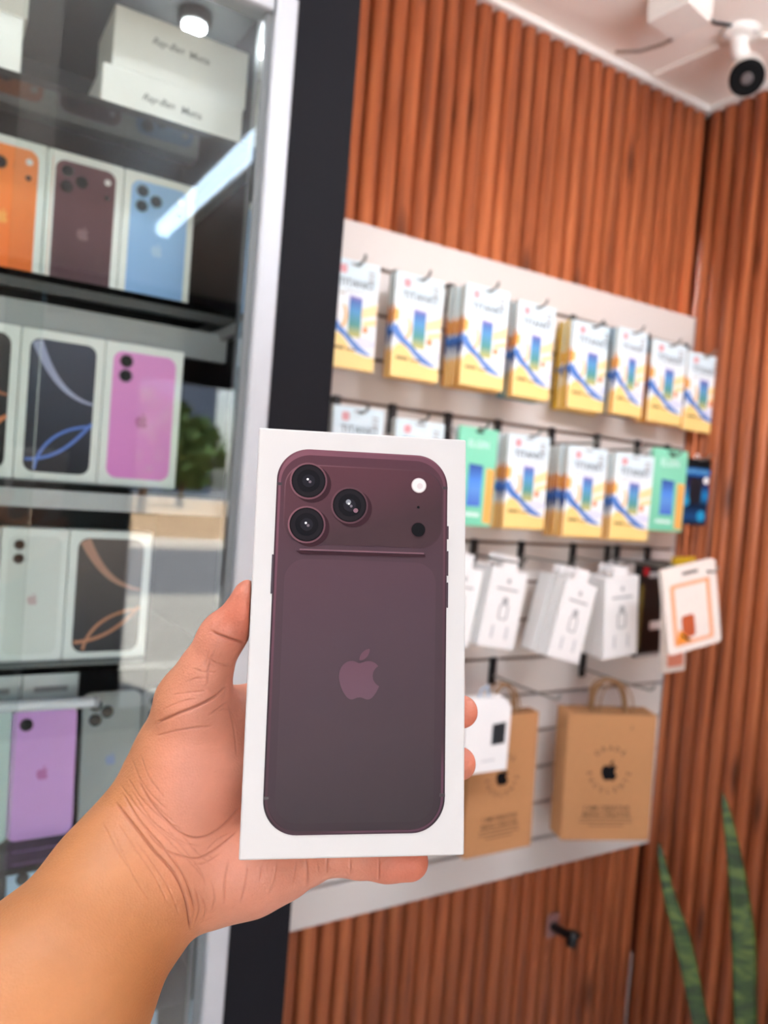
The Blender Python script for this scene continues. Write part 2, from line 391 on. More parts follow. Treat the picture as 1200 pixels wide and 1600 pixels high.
tube_lamp(.705, -1.165, -.02, 'bright ceiling tube mirrored as a diagonal bar in the cabinet glass', 0, TUBE_DIM)
tube_lamp(1.13, -.28, .68, 'added crosswise ceiling tube brightening the slatwall, out of view above', PI/2, TUBE, .26)  # added lamp, unseen, to light the slat wall and ceiling
tube_lamp(-.40, -.34, .76, 'added unseen crosswise ceiling tube brightening the glass cabinet', PI/2)  # added lamp, unseen, to light the cabinet contents

# ================================================================ slatwall panel
GR = [.685+.084*k for k in range(15)]
PX0, PX1, PZ0, PZ1 = .50, X2-.016, .610, 1.937
sw = thing('slatwall_panel', 'white slatwall display panel with horizontal grooves on the wooden wall', 'display panel', Matrix.Translation((PX0, Y1-.013, PZ0)))
b = MB(); b.box((0, -.006, 0), (PX1-PX0, -.0005, PZ1-PZ0), PANEL_CORE); b.build('backing_board', sw)
zs = [PZ0-.0035]+GR+[PZ1+.0035]
for i in range(len(zs)-1):
    b = MB(); b.bbox((0, -.0185, zs[i]+.0035-PZ0), (PX1-PX0, -.0062, zs[i+1]-.0035-PZ0), PANEL, .0012, 1); b.build('slat', sw)
YP = Y1-.013-.0185       # panel face
b = MB(); b.box((PX1-PX0, -.0185, 0), (PX1-PX0+.0035, -.0005, PZ1-PZ0), ALU); b.build('edge_trim', sw)

# peg hooks
ROWZ = {1: GR[14], 2: GR[11], 3: GR[8], 4: GR[5]}
ORD = ['first', 'second', 'third', 'fourth', 'fifth', 'sixth', 'seventh', 'eighth', 'ninth']
ROWN = {1: 'top row', 2: 'second row', 3: 'third row', 4: 'bottom row'}
def hook(row, x, ytip, n, zdrop=.030, wire=WIRE):
    z = ROWZ[row]
    t = thing('peg_hook', f'metal peg hook with black backplate, {ORD[n]} from the cabinet in the {ROWN[row]}', 'hook', Matrix.Translation((x, YP, z)), 'peg hooks on the slatwall')
    b = MB(); b.bbox((-.0085, -.009, -.052), (.0085, -.0006, .006), BLACK_PL, .002, 1); b.build('backplate', t)
    L = YP-ytip
    b = MB(); b.tube([(0, -.006, -zdrop), (0, -L*.6, -zdrop-.001), (0, -L+.012, -zdrop), (0, -L+.003, -zdrop+.004), (0, -L, -zdrop+.012)], .0026, wire, 6); b.build('wire', t)
    return z-zdrop

# ================================================================ hanging packs
SIDE_STOPS = [(0.0, (238, 170, 78)), (.26, (240, 178, 90)), (.30, (214, 208, 205)), (.36, (40, 62, 124)), (.50, (52, 84, 160)), (.54, (226, 130, 34)), (.66, (228, 140, 44)), (.70, (218, 216, 208)), (1.0, (224, 226, 222))]
PH_PIC = ramp_mat('pack_phone_picture', 'z', [(0, (196, 190, 120)), (.25, (92, 158, 150)), (.6, (96, 158, 206)), (.85, (92, 124, 190)), (1, (168, 140, 196))], lo=.06, hi=.126)
SKYB = ramp_mat('pack_face', 'z', [(0, (248, 246, 244)), (.6, (246, 247, 248)), (.8, (222, 236, 242)), (1, (220, 236, 242))], lo=0, hi=.19)
YEL = mat('pack_yellow', (255, 218, 140), .45); BLU = mat('pack_blue', (82, 130, 204), .45); ORG = mat('pack_orange', (246, 176, 62), .45)
PALEO = mat('pack_pale_orange', (254, 222, 164), .45); REDO = mat('pack_red_orange', (240, 140, 84), .45); PINKL = mat('pack_pink_logo', (222, 158, 164), .5)
LIL = mat('pack_lilac', (226, 226, 244), .45)
TITLE = mat('pack_title_ink', (70, 80, 92), .5); YINK = mat('pack_brown_ink', (150, 112, 58), .5)
PACK_T = .0065
def pack_meshes(w, h, side):
    sidem = ramp_mat('pack_side_'+side, 'z', {'std': SIDE_STOPS, 'yellow': [(0, (232, 178, 20)), (1, (238, 190, 30))], 'orange': [(0, (236, 140, 30)), (.8, (238, 146, 40)), (.84, (30, 34, 60)), (1, (110, 160, 190))], 'dark': [(0, (44, 60, 100)), (.4, (30, 34, 44)), (.8, (20, 22, 26)), (1, (90, 130, 160))], 'teal': [(0, (40, 140, 160)), (.2, (30, 40, 60)), (.45, (40, 60, 130)), (.55, (200, 60, 90)), (.6, (160, 96, 60)), (.75, (205, 200, 196)), (1, (210, 210, 205))]}[side], lo=0, hi=h)
    b = MB(); b.bbox((-w/2, 0, 0), (w/2, PACK_T, h), sidem, .0008, 1); body = b.mesh('body')
    U = lambda u: -w/2+u*w
    Z = lambda v: h*(1-v)
    p = MB(); e = .0004
    P = lambda L: [(U(u), Z(v)) for u, v in L]
    p.sheet(P([(.01, .005), (.99, .005), (.99, .995), (.01, .995)]), -e, SKYB)
    p.sheet(P([(.62, .44), (1-.015, .36), (1-.015, .47), (.66, .52)]), -2*e, PALEO)
    p.sheet(P([(.70, .54), (1-.015, .50), (1-.015, .56), (.72, .60)]), -2*e, PALEO)
    # crescent
    p.sheet([(U(.28)+.10*w*math.cos(t), Z(.52)+.105*h*math.sin(t)) for t in np.linspace(0, 2*PI, 24)[:-1]], -2*e, ORG)
    p.sheet([(U(.235)+.09*w*math.cos(t), Z(.51)+.10*h*math.sin(t)) for t in np.linspace(0, 2*PI, 24)[:-1]], -3*e, CARD)
    p.sheet(P([(.40, .325), (.665, .335), (.665, .70), (.40, .70)]), -3*e, PH_PIC)
    p.sheet(circ(U(.76), Z(.62), .06*w, 12), -3*e, REDO)
    p.sheet([(U(.78)+.2*w*math.cos(t), Z(.74)+.055*h*math.sin(t)) for t in np.linspace(0, 2*PI, 20)[:-1]], -3*e, LIL)
    top = [(0.01, .76), (.08, .70), (.16, .675), (.24, .685), (.34, .73), (.46, .80), (.60, .845), (.80, .865), (.99, .865)]
    p.sheet(P([(.01, .995)]+top+[(.99, .995)]), -4*e, YEL)
    p.sheet(ribbon(P([(.012, .52), (.08, .575), (.2, .635), (.36, .69), (.5, .75), (.64, .805), (.8, .835), (.92, .845)]), [.15*w, .15*w, .12*w, .085*w, .09*w, .10*w, .06*w, .01*w]), -5*e, BLU)
    p.sheet(P([(.012, .36), (.06, .345), (.11, .38), (.1, .46), (.012, .48)]), -5*e, ORG)
    p.sheet(rrect(U(.17), U(.31), Z(.135), Z(.055), .004, 3), -2*e, PINKL)
    for k in range(3): p.sheet(P([(.76, .075+.04*k), (.9, .08+.04*k), (.9, .1+.04*k), (.76, .095+.04*k)]), -2*e, GREYINK)
    text(p, 'TITANIO', U(.52), Z(.215), .135*w*1.35, -3*e, TITLE, bold=.01)
    p.sheet(P([(.3, .283), (.74, .283), (.74, .29), (.3, .29)]), -2*e, GREYINK)
    p.sheet(P([(.10, .80), (.34, .80), (.34, .828), (.10, .828)]), -6*e, YINK); p.sheet(P([(.38, .81), (.58, .812), (.58, .828), (.38, .826)]), -6*e, YINK)
    p.sheet(P([(.2, .31), (.3, .31), (.3, .32), (.2, .32)]), -2*e, YINK)
    # hang slot
    p.sheet(rrect(U(.40), U(.60), Z(.052), Z(.028), .0018, 3), -2*e, GREYINK)
    return body, p.mesh('front_print')
def green_meshes(w, h):
    G = ramp_mat('green_pack', 'z', [(0, (128, 214, 178)), (1, (142, 220, 186))], lo=0, hi=h)
    b = MB(); b.bbox((-w/2, 0, 0), (w/2, PACK_T, h), G, .0008, 1); body = b.mesh('body')
    U = lambda u: -w/2+u*w
    Z = lambda v: h*(1-v)
    p = MB(); e = .0004; WH = mat('green_pack_white', (226, 246, 238), .5)
    p.sheet([(U(.30), Z(.37)), (U(.66), Z(.38)), (U(.66), Z(.80)), (U(.30), Z(.80))], -e, ramp_mat('green_pack_phone', 'z', [(0, (80, 116, 206)), (.4, (104, 156, 226)), (.6, (88, 148, 232)), (1, (58, 84, 160))], lo=h*.2, hi=h*.63))
    p.sheet([(U(.76), Z(.40)), (U(.97), Z(.41)), (U(.97), Z(.97)), (U(.76), Z(.96))], -e, mat('green_pack_orange', (250, 180, 92), .5))
    text(p, 'ELGIN', U(.5), Z(.17), .2*w, -e, WH, bold=.012)
    p.sheet([(U(.2), Z(.86)), (U(.66), Z(.865)), (U(.66), Z(.905)), (U(.2), Z(.9))], -e, WH)
    p.sheet(rrect(U(.40), U(.60), Z(.055), Z(.028), .0018, 3), -e, BLACK_PL)
    return body, p.mesh('front_print')
_pm = {}
def hang_pack(kind, x, y, z, w, h, label, yaw=0, roll=0, side='std', group=None):
    key = (kind, round(w, 4), round(h, 4), side)
    if key not in _pm: _pm[key] = green_meshes(w, h) if kind == 'green' else pack_meshes(w, h, side)
    t = thing('screen_protector_pack', label, 'package', place(x, y, z, yaw, roll), group or 'screen protector packs on the slatwall')
    for nm, me in zip(('body', 'front_print'), _pm[key]): link(nm, me, t)
    return t
def ysolve(px, py, z):
    d = ray(px, py); return float((CAM+d*((z-CAM[2])/d[2]))[1])
# front packs from their outlines; the hook runs through the hang slot
row1 = [((520, 400), (597, 415), 190, 0, 'std'), ((620, 425), (697, 438), 0, 1, 'std'), ((730, 443), (797, 455), 0, 5, 'std'), ((810, 468), (870, 482), 0, 3, 'teal'),
        ((897, 500), (958, 512), 0, 3, 'yellow'), ((966, 510), (1014, 521), 0, 2, 'dark'), ((1020, 530), (1075, 540), 0, 2, 'orange'), ((1077, 550), (1127, 558), 0, 0, 'std')]
SIDEN = {'std': 'orange and blue sided white pack', 'teal': 'dark blue and red sided pack', 'yellow': 'plain yellow pack edge', 'dark': 'black-sided pack', 'orange': 'plain orange pack edge'}
def pack_row(row, items, ztop, H):
    for n, (a, b_, _, behind, side) in enumerate(items):
        m = ((a[0]+b_[0])/2, (a[1]+b_[1])/2)
        Y = min(max(ysolve(m[0], m[1], ztop), 1.10), 1.205) if row == 1 else [1.17, 1.165, 1.16, 1.16, 1.15, 1.15, 1.165, 1.17][n]
        A, B = atY(a[0], a[1], Y), atY(b_[0], b_[1], Y)
        w = float(B[0]-A[0]); xc = float(A[0]+B[0])/2; zt = float(A[2]+B[2])/2
        wq = [.088, .094, .1, .106, .112, .118][min(5, max(0, int(round((w-.088)/.006))))]
        hz = hook(row, xc, Y-.028, n)
        kind = side if side in ('green', 'blue') else 'std'
        if kind == 'blue': yield n, xc, Y, zt, w; continue
        lab = ('mint green' if kind == 'green' else 'white and yellow')+f' screen protector pack in front on the {ORD[n]} peg, {ROWN[row]}'
        if (row, n) == (1, 0): lab = 'white and yellow screen protector pack half hidden by the black cabinet stile, top row'
        if (row, n) == (1, 7): lab = 'white and yellow screen protector pack jutting furthest right at the wall corner, top row'
        zb = zt-H
        hang_pack(kind, xc, Y, zb, wq, H, lab, yaw=random.uniform(-.04, .04), roll=random.uniform(-.012, .012))
        for k in range(behind):
            gap = .0105 if behind > 3 else .013
            hang_pack('std', xc-.001*random.uniform(-3, 3), Y+gap*(k+1), zb+random.uniform(-.003, .002), wq, H,
                      f'{SIDEN[side if side in SIDEN else "std"]}, {ORD[k+1]} from the front, {ORD[n]} peg, {ROWN[row]}', yaw=random.uniform(-.05, .05), roll=random.uniform(-.012, .012), side=side if side in SIDEN else 'std', group=f'packs behind peg {n+1} of the {ROWN[row]}')
list(pack_row(1, row1, 1.838, .186))
row2 = [((522, 633), (603, 640), 0, 1, 'std'), ((617, 655), (695, 660), 0, 1, 'std'), ((718, 665), (780, 672), 0, 1, 'green'), ((795, 675), (862, 685), 0, 3, 'std'),
        ((890, 695), (950, 703), 0, 5, 'std'), ((962, 705), (1022, 715), 0, 2, 'std'), ((1020, 700), (1078, 705), 0, 1, 'green'), ((1074, 715), (1112, 720), 0, 0, 'blue')]
for n, xc, Y, zt, w in pack_row(2, row2, 1.583, .186):
    w = .085; h = .155
    t = thing('gadget_pack', 'black and blue gadget pack hanging at the right end of the second row', 'package', place(xc-.004, Y, zt-h, -.1))
    b = MB(); b.bbox((-w/2, 0, 0), (w/2, .012, h), ramp_mat('blue_pack', 'z', [(0, (14, 22, 34)), (.12, (22, 70, 120)), (.3, (12, 20, 44)), (.45, (26, 130, 190)), (.6, (34, 30, 92)), (.72, (16, 22, 60)), (.76, (28, 100, 170)), (.84, (32, 110, 180)), (.87, (14, 16, 20)), (1, (16, 18, 22))], lo=0, hi=h), .001, 1); b.build('body', t)
    b = MB(); b.sheet(rrect(-.022, .018, .05, .11, .008), -.0006, mat('gadget_dark', (22, 24, 34), .4)); b.sheet(circ(.03, .106, .0085), -.0008, CARD); b.sheet(circ(-.03, .055, .012), -.0008, mat('cyan_print', (24, 150, 200), .4)); b.sheet(circ(.022, .022, .013), -.0008, mat('cyan_print', (24, 150, 200), .4))
    text(b, 'EARPHONES', 0, .125, .012, -.0008, mat('pale_blue_ink', (140, 200, 230), .5)); b.build('front_print', t)
    b = MB(); b.tube([(-.004, .005, h-.004), (-.006, .005, h+.006), (0, .005, h+.012), (.006, .005, h+.006), (.004, .005, h-.004)], .0016, CARD, 6); b.build('hang_loop', t)

# ---- third row: slim white accessory boxes, black pack, orange pack
def white_box(TL, TR, BR, BL, Y, label, label2, group=None, extra=0, t=.020):
    A, B, C, D = [atY(p[0], p[1], Y) for p in (TL, TR, BR, BL)]
    w = float((B-A)[0]+(C-D)[0])/2*.97; h = float(np.linalg.norm(A-D)+np.linalg.norm(B-C))/2
    bc = (C+D)/2; tcn = (A+B)/2
    roll = math.atan2(float(tcn[0]-bc[0]), float(tcn[2]-bc[2]))
    key = ('wb', round(w, 3), round(h, 3))
    if key not in _pm:
        bb = MB(); bb.bbox((-w/2, 0, 0), (w/2, t, h), CARD, .0012, 1)
        p = MB(); e = .0004
        emblem(p, 0, h*.86, .012, -e, GREYINK)
        p.sheet([(-w*.3, h*.735), (w*.3, h*.735), (w*.3, h*.76), (-w*.3, h*.76)], -e, GREYINK)
        p.ring(rrect(-w*.13, w*.13, h*.36, h*.56, .006, 4), rrect(-w*.09, w*.09, h*.375, h*.545, .005, 4), -e, GREYINK)
        p.sheet(circ(0, h*.60, .008, 12), -e, GREYINK)
        for s in (-1, 1): p.sheet([(s*w*.2-.003, h*.12), (s*w*.2+.003, h*.12), (s*w*.2+.003, h*.28), (s*w*.2-.003, h*.28)], -e, mat('pale_ink', (205, 203, 204), .5))
        p2 = MB(); p2.bbox((-w*.22, t*.35, h), (w*.22, t*.45, h+.026), CARD, .0004, 1)
        _pm[key] = (bb.mesh('body'), p.mesh('front_print'), p2.mesh('hang_tab'))
    M0 = place(float(bc[0]), Y, float(bc[2]), 0, roll)
    for k in range(extra+1):
        lab = label if k == 0 else label2+f', {ORD[k]} behind it'
        o = thing('accessory_box', lab, 'box', Matrix.Translation((random.uniform(-.002, .002)*k, k*(t+.0012), random.uniform(-.001, .001)*k)) @ M0, group)
        for nm, me in zip(('body', 'front_print', 'hang_tab'), _pm[key]): link(nm, me, o)
    return tcn
g = 'slim white accessory boxes in the third row'
wtc = [white_box((703, 884), (757, 889), (733, 1012), (678, 1006), 1.175, 'front slim white accessory box half hidden by the held box', 'slim white box behind the one half hidden by the held box', g, 1),
       white_box((770, 888), (828, 893), (803, 1015), (745, 1010), 1.160, 'front slim white accessory box tilted on the second peg of the third row', 'slim white box tucked behind the tilted one on the second peg', g, 2),
       white_box((885, 905), (937, 915), (905, 1033), (855, 1030), 1.130, 'front slim white accessory box tilted furthest, over the gap between the paper bags', 'slim white box behind the furthest tilted one above the bag gap', g, 3),
       white_box((946, 900), (1000, 903), (995, 1028), (943, 1025), 1.150, 'front slim white accessory box hanging straight beside the black pack', 'slim white box behind the straight one next to the black pack', g, 2)]
for n, px in enumerate((738, 812, 893, 947, 1010)):
    P = atY(px, 862, YP); hook(3, float(P[0]), 1.10, n, .026)
def pose(TL, TR, BR, BL, Y):
    A, B, C, D = [atY(p[0], p[1], Y) for p in (TL, TR, BR, BL)]
    bc = (C+D)/2; tc = (A+B)/2
    return float(bc[0]), float(bc[2]), float((B-A)[0]+(C-D)[0])/2, float(np.linalg.norm(tc-bc)), math.atan2(float(tc[0]-bc[0]), float(tc[2]-bc[2]))
x, z, w, h, r = pose((995, 880), (1043, 875), (1037, 1025), (995, 1025), 1.18)
t = thing('cable_pack', 'black accessory pack with red and white print between white box and orange pack', 'package', place(x, 1.18, z, 0, r*.5))
b = MB(); b.bbox((-w/2, 0, 0), (w/2, .018, h), BLACK_PL, .002, 1); b.build('body', t)
b = MB(); b.sheet(circ(-w*.3, h*.9, .011), -.0004, mat('red_print', (170, 26, 40), .4)); b.sheet([(-w*.5, h*.09), (-w*.42, h*.09), (-w*.34, h*.75), (-w*.46, h*.78)], -.0004, mat('gold_print', (120, 100, 40), .4))
b.sheet(rrect(-w*.1, w*.35, h*.28, h*.37, .003), -.0004, CARD); b.sheet(rrect(-w*.2, w*.48, h*.83, h*.89, .003), -.0004, GREYINK)
b.sheet([(-w*.5, .002), (w*.5, .002), (w*.5, .008), (-w*.5, .008)], -.0005, GREYINK); b.build('front_print', t)
x, z, w, h, r = pose((1045, 882), (1113, 882), (1122, 1010), (1050, 1017), 1.02)
t = thing('cable_pack', 'white pack with an orange frame hanging at the right end of the third row', 'package', place(x, 1.02, z, -.15, r))
PLAST = mat('milky_plastic', (246, 232, 222), .25)
b = MB(); b.prism(rrect(-w/2, w/2, 0, h, .008, 4), 0, .010, PLAST); b.build('body', t)
b = MB(); e = .0004; OR1 = mat('orange_frame_print', (244, 170, 120), .5)
b.ring(rrect(-w*.38, w*.36, h*.08, h*.80, .006, 4), rrect(-w*.31, w*.29, h*.12, h*.76, .004, 4), -e, OR1)
b.sheet(rrect(-w*.22, w*.02, h*.16, h*.42, .008, 4), -2*e, mat('rust_print', (196, 92, 52), .5)); b.sheet([(-w*.33, h*.11), (-.05*w, h*.11), (-w*.28, h*.28)], -3*e, mat('orange_print', (246, 150, 50), .5)); b.sheet([(-w*.26, h*.20), (-w*.22, h*.21), (-w*.08, h*.12), (-w*.13, h*.115)], -4*e, INK)
b.sheet(rrect(-w*.14, w*.16, h*.885, h*.925, .003, 4), -e, WIRE); b.build('front_print', t)
hk = thing('peg_hook', 'long peg hook carrying the orange and white pack at the right end', 'hook', Matrix.Translation((float(x+.012), YP, ROWZ[3])), 'peg hooks on the slatwall')
b = MB(); b.bbox((-.0085, -.009, -.052), (.0085, -.0006, .006), BLACK_PL, .002, 1); b.build('backplate', hk)
b = MB(); zz = z+h*.905-ROWZ[3]; b.tube([(0, -.006, -.026), (0, -.1, zz), (0, 1.0-YP, zz), (0, .992-YP, zz+.012)], .0026, WIRE, 6); b.build('wire', hk)
x2, z2, w2, h2, r2 = pose((1040, 940), (1072, 940), (1068, 1050), (1036, 1050), 1.10)
t = thing('cable_pack', 'pale coral pack peeking out below the orange and white pack', 'package', place(x2, 1.10, z2, -.1, r2))
b = MB(); b.prism(rrect(-w2/2, w2/2, 0, h2, .006, 4), 0, .008, PLAST); b.build('body', t)
b = MB(); b.sheet(rrect(-w2*.28, w2*.4, h2*.08, h2*.9, .004, 3), -.0004, mat('coral_print', (240, 150, 122), .5)); b.build('front_print', t)
x3, z3, w3, h3, r3 = pose((1052, 872), (1084, 870), (1082, 960), (1050, 960), 1.16)
t = thing('cable_pack', 'yellow pack with only its top showing above the orange and white pack', 'package', place(x3, 1.16, z3, 0, r3*.4))
b = MB(); b.bbox((-w3/2, 0, 0), (w3/2, .012, h3), mat('yellow_pack', (214, 170, 30), .5), .0015, 1); b.build('body', t)
b = MB(); b.sheet([(-w3*.4, h3*.3), (w3*.4, h3*.3), (w3*.4, h3*.6), (-w3*.4, h3*.6)], -.0004, BLACK_PL); b.build('front_print', t)

# ---- kraft bags on the bottom row
def bag_meshes(w, h, d):
    b = MB(); g_ = d*.35
    poly = [(-w/2, 0), (w/2, 0), (w/2-.012, d/2), (w/2, d), (-w/2, d), (-w/2+.012, d/2)]
    n = 6; vs = [(x, y, 0) for x, y in poly]+[(x, y, h) for x, y in poly]
    b.raw(vs, [tuple(range(n-1, -1, -1))]+[(i, (i+1) % n, n+(i+1) % n, n+i) for i in range(n)], KRAFT)
    b.raw([(x*.985, .0012+y*.96, h-.0005) for x, y in poly], [tuple(range(n))], mat('bag_inside', (120, 82, 52), .8))
    body = b.mesh('body')
    p = MB(); e = .0004; s = w/.195
    lg_ = MB(); emblem(lg_, 0, h*.555, .043*s, -e, INK)
    R_ = .044*s
    for i, ch in enumerate('GRADE'):
        a = math.radians(90+40-20*i); text(p, ch, R_*math.cos(a), h*.555+.003+R_*math.sin(a), .016*s, -e, KRAFT_INK, rot=a-PI/2, bold=.01)
    for i, ch in enumerate('EXCELENTE'):
        a = math.radians(188+20.5*i); text(p, ch, R_*math.cos(a), h*.555+R_*math.sin(a), .015*s, -e, KRAFT_INK, rot=a+PI/2, bold=.01)
    text(p, 'I AM CREATIVE', 0, h*.255, .0150*s, -e, KRAFT_INK, bold=.012)
    text(p, 'BEING CREATIVE', 0, h*.205, .0140*s, -e, KRAFT_INK, bold=.014)
    for k, ww in enumerate((.3, .3, .2)): p.sheet([(-w*ww, h*(.168-.028*k)), (w*ww, h*(.168-.028*k)), (w*ww, h*(.178-.028*k)), (-w*ww, h*(.178-.028*k))], -e, mat('faint_brown_ink', (140, 98, 64), .7))
    q = MB(); hw = w*.19; lift = .072*s
    q.tube([(-hw, .003, h-.035), (-hw, .002, h)]+[(-hw*math.cos(t), .002, h+lift*math.sin(t)**.7) for t in np.linspace(.15, PI-.15, 13)]+[(hw, .002, h), (hw, .003, h-.035)], .0021, TWINE, 6)
    return body, p.mesh('lettering'), q.mesh('handle'), lg_.mesh('logo')
def bags(TL, TR, BR, BL, P, yaw, label, label2, n, d, grp):
    nrm = np.array([math.sin(yaw), -math.cos(yaw), 0])
    A, B, C, D = [atPlane(p[0], p[1], P, nrm) for p in (TL, TR, BR, BL)]
    w = float(np.linalg.norm(B-A)+np.linalg.norm(C-D))/2; h = float(np.linalg.norm(A-D)+np.linalg.norm(B-C))/2
    bc = (C+D)/2; tc = (A+B)/2; right = np.array([math.cos(yaw), math.sin(yaw), 0])
    roll = math.atan2(float(np.dot(tc-bc, right)), float(tc[2]-bc[2]))
    ms = bag_meshes(w, h, d)
    print('bag', w, h, bc, roll)
    for k in range(n):
        o = thing('paper_bag', label if k == 0 else label2+f', {ORD[k]} behind it', 'bag', place(float(bc[0]), float(bc[1]), float(bc[2]), yaw, roll) @ Matrix.Translation((-.003*k, k*(d+.0015), .002*k)), grp)
        link('body', ms[0], o); link('lettering', ms[1], o)['kind'] = 'stuff'; link('logo', ms[3], o)
        hm = lambda tx, ty, rx, ry, sz: Matrix.Translation((tx, ty, h)) @ Matrix.Rotation(rx, 4, 'X') @ Matrix.Rotation(ry, 4, 'Y') @ Matrix.Scale(sz, 4, (0, 0, 1)) @ Matrix.Translation((0, 0, -h))
        link('handle', ms[2], o, hm(-.006+.004*k, .0005, .12-.16*k, -.10+.09*k, 1.05-.09*k))
        if k in (0, n-1): link('handle', ms[2], o, hm(.010, d-.004, -.25-.1*k, .10, .88))
    return tc, w, h
P1 = atY(785, 1230, 1.13)
tc1, w1, h1 = bags((738, 1117), (841, 1117), (830, 1318), (722, 1347), P1, -.06, 'kraft paper bag with black logo behind the small white pack', 'kraft paper bag tucked behind the front bag on the left bag hook', 2, .012, 'kraft bags on the left hook')
P2 = atY(950, 1215, 1.12)
tc2, w2_, h2_ = bags((885, 1114), (1030, 1118), (1010, 1313), (878, 1313), P2, .42*-1, 'kraft paper bag with full black logo and circle of letters, nearest the corner', 'kraft paper bag in the stack behind the fully visible logo bag', 4, .009, 'kraft bags on the right hook')
hook(4, float(atY(768, 1040, YP)[0]), 1.06, 0, .032); hook(4, float(atY(908, 1040, YP)[0]), 1.06, 1, .032)
# little white pack in front of the left bag
x, z, w, h, r = pose((722, 1088), (791, 1096), (790, 1200), (722, 1214), 1.08)
t = thing('charger_pack', 'small white pack with a black square picture in front of the left paper bag', 'package', place(x, 1.08, z, -.03, 0))
b = MB(); b.prism([(-w/2, 0), (w/2, 0), (w/2, h*.86), (w*.3, h), (-w/2, h)], 0, .022, CARD); b.build('body', t)
b = MB(); b.sheet([(w*.10, h*.36), (w*.40, h*.37), (w*.40, h*.66), (w*.10, h*.64)], -.0005, mat('dark_picture', (44, 48, 52), .35)); b.build('picture_print', t)
b = MB(); b.sheet([(-.1*w, h*.14), (w*.2, h*.15), (w*.2, h*.17), (-.1*w, h*.16)], -.0005, mat('pale_ink', (205, 203, 204), .5)); b.build('caption_print', t)
b = MB(); b.tube([(-w*.2, .008, h), (-w*.18, .004, h+.016), (-w*.05, .004, h+.022), (.02*w, .008, h)], .0022, mat('pale_blue_plastic', (190, 210, 230), .3), 6); b.build('hang_loop', t)

# black clip hook on the wood below the panel
P = atY(862, 1444, Y1-.013)
t = thing('wall_clip', 'small black clip hook stuck on the wooden slats below the panel', 'hook', Matrix.Translation(P))
b = MB(); b.prism(rrect(-.016, .02, -.03, .026, .006), -.0025, -.0004, mat('clear_pad', (150, 110, 104), .2)); b.build('adhesive_pad', t)
b = MB(); b.tube([(.002, -.002, -.004), (.008, -.045, -.004)], .0105, BLACK_PL, 12); b.build('arm', t)
b = MB(); b.lathe([(.008, -.018), (.0125, -.016), (.0125, .016), (.009, .018)], BLACK_PL, (.010, -.058, -.006), (.25, .0, 1), 16); b.lathe([(.006, 0), (.007, .018), (.005, .02)], BLACK_PL, (.012, -.058, -.004), (1, -.1, .15), 12); b.build('knob', t)

# ================================================================ glass display cabinet
YG = .85; CX0, CX1 = -.75, .342; CT = 2.03
cab = thing('display_cabinet', 'glass-fronted display cabinet with white aluminium frame and black side panel', 'cabinet', Matrix.Translation((CX0, YG, 0)))
def cpart(name, lo, hi, m, par=None, bev=0):
    b = MB(); lo = (lo[0]-CX0, lo[1]-YG, lo[2]); hi = (hi[0]-CX0, hi[1]-YG, hi[2])
    (b.bbox(lo, hi, m, bev, 1) if bev else b.box(lo, hi, m)); return b.build(name, par or cab)
cpart('side_panel', (CX1, YG-.004, 0), (.4225, Y1-.002, 2.42), BLACK_LAM)
cpart('stile', (.3160, YG-.008, .08), (CX1, YG+.020, 2.003), ALU, None, .002)
cpart('stile_channel', (.3075, YG+.002, .08), (.3160, YG+.03, 1.985), mat('channel_grey', (112, 114, 116), .5))
cpart('top_rail', (CX0, YG-.006, 1.980), (.3135, YG+.025, 2.003), ALU, None, .002)
cpart('fascia', (CX0, YG-.004, 2.003), (CX1, YG+.02, 2.42), BLACK_LAM)
cpart('top_panel', (CX0, YG+.026, CT), (.332, 1.26, CT+.02), CAB_IN)
cpart('back_panel', (CX0, 1.262, 0), (.332, 1.285, 2.42), CAB_IN)
cpart('inner_side', (.332, YG+.03, .08), (CX1-.0005, 1.26, CT), BLACK_LAM)
cpart('end_panel', (CX0-.02, YG, 0), (CX0-.0005, 1.285, 2.42), BLACK_LAM)
cpart('plinth', (CX0, YG+.02, 0), (.332, 1.26, .08), CAB_IN)
# two sliding panes that overlap towards the left
cpart('glass_pane', (.062, YG+.004, .085), (.306, YG+.009, 1.982), GLASS)
cpart('glass_pane', (CX0+.01, YG+.014, .085), (.098, YG+.019, 1.982), GLASS)
SH = {'A': 1.845, 'B': 1.6475, 'C': 1.4300, 'D': 1.2287, 'E': 1.0100, 'F': .812, 'G': .62}
for k, z in SH.items():
    s_ = cpart('glass_shelf', (CX0+.004, .892, z-.008), (.328, 1.24, z-.0004), SHELF_GLASS)
    if k in 'BCD':
        dz = {'B': .006, 'C': .004, 'D': .026}[k]; yy = {'B': .975, 'C': .884, 'D': 1.12}[k]
        r_ = cpart('shelf_rail', (CX0+.004, yy, z-.008-dz-(.036 if k == 'B' else .016)), (.331, yy+.012, z-.0085-(dz if k != 'C' else 0)), ALU_DARK, s_)
    for xx in (.318,):
        cpart('shelf_bracket', (xx, .90, z-.022), (.331, 1.23, z-.0085), ALU_DARK, s_)
lt = atZ(305, 20, 2.03)
lp = MB(); lp.lathe([(.021, 0), (.021, .014), (.017, .0155)], mat('lamp_rim', (20, 20, 22), .4), (0, 0, 0), (0, 0, -1), 24)
lo_ = lp.build('puck_lamp', cab, Matrix.Translation((float(lt[0])-CX0, float(lt[1])-YG, CT-.0005)))
lp = MB(); lp.lathe([(.0145, 0), (.0145, .003), (.008, .006)], mat('lamp_lens', (250, 248, 235), .4, emit=((240, 250, 255), 28.0)), (0, 0, 0), (0, 0, -1), 24); lp.build('lens', lo_, Matrix.Translation((0, 0, -.0157)))

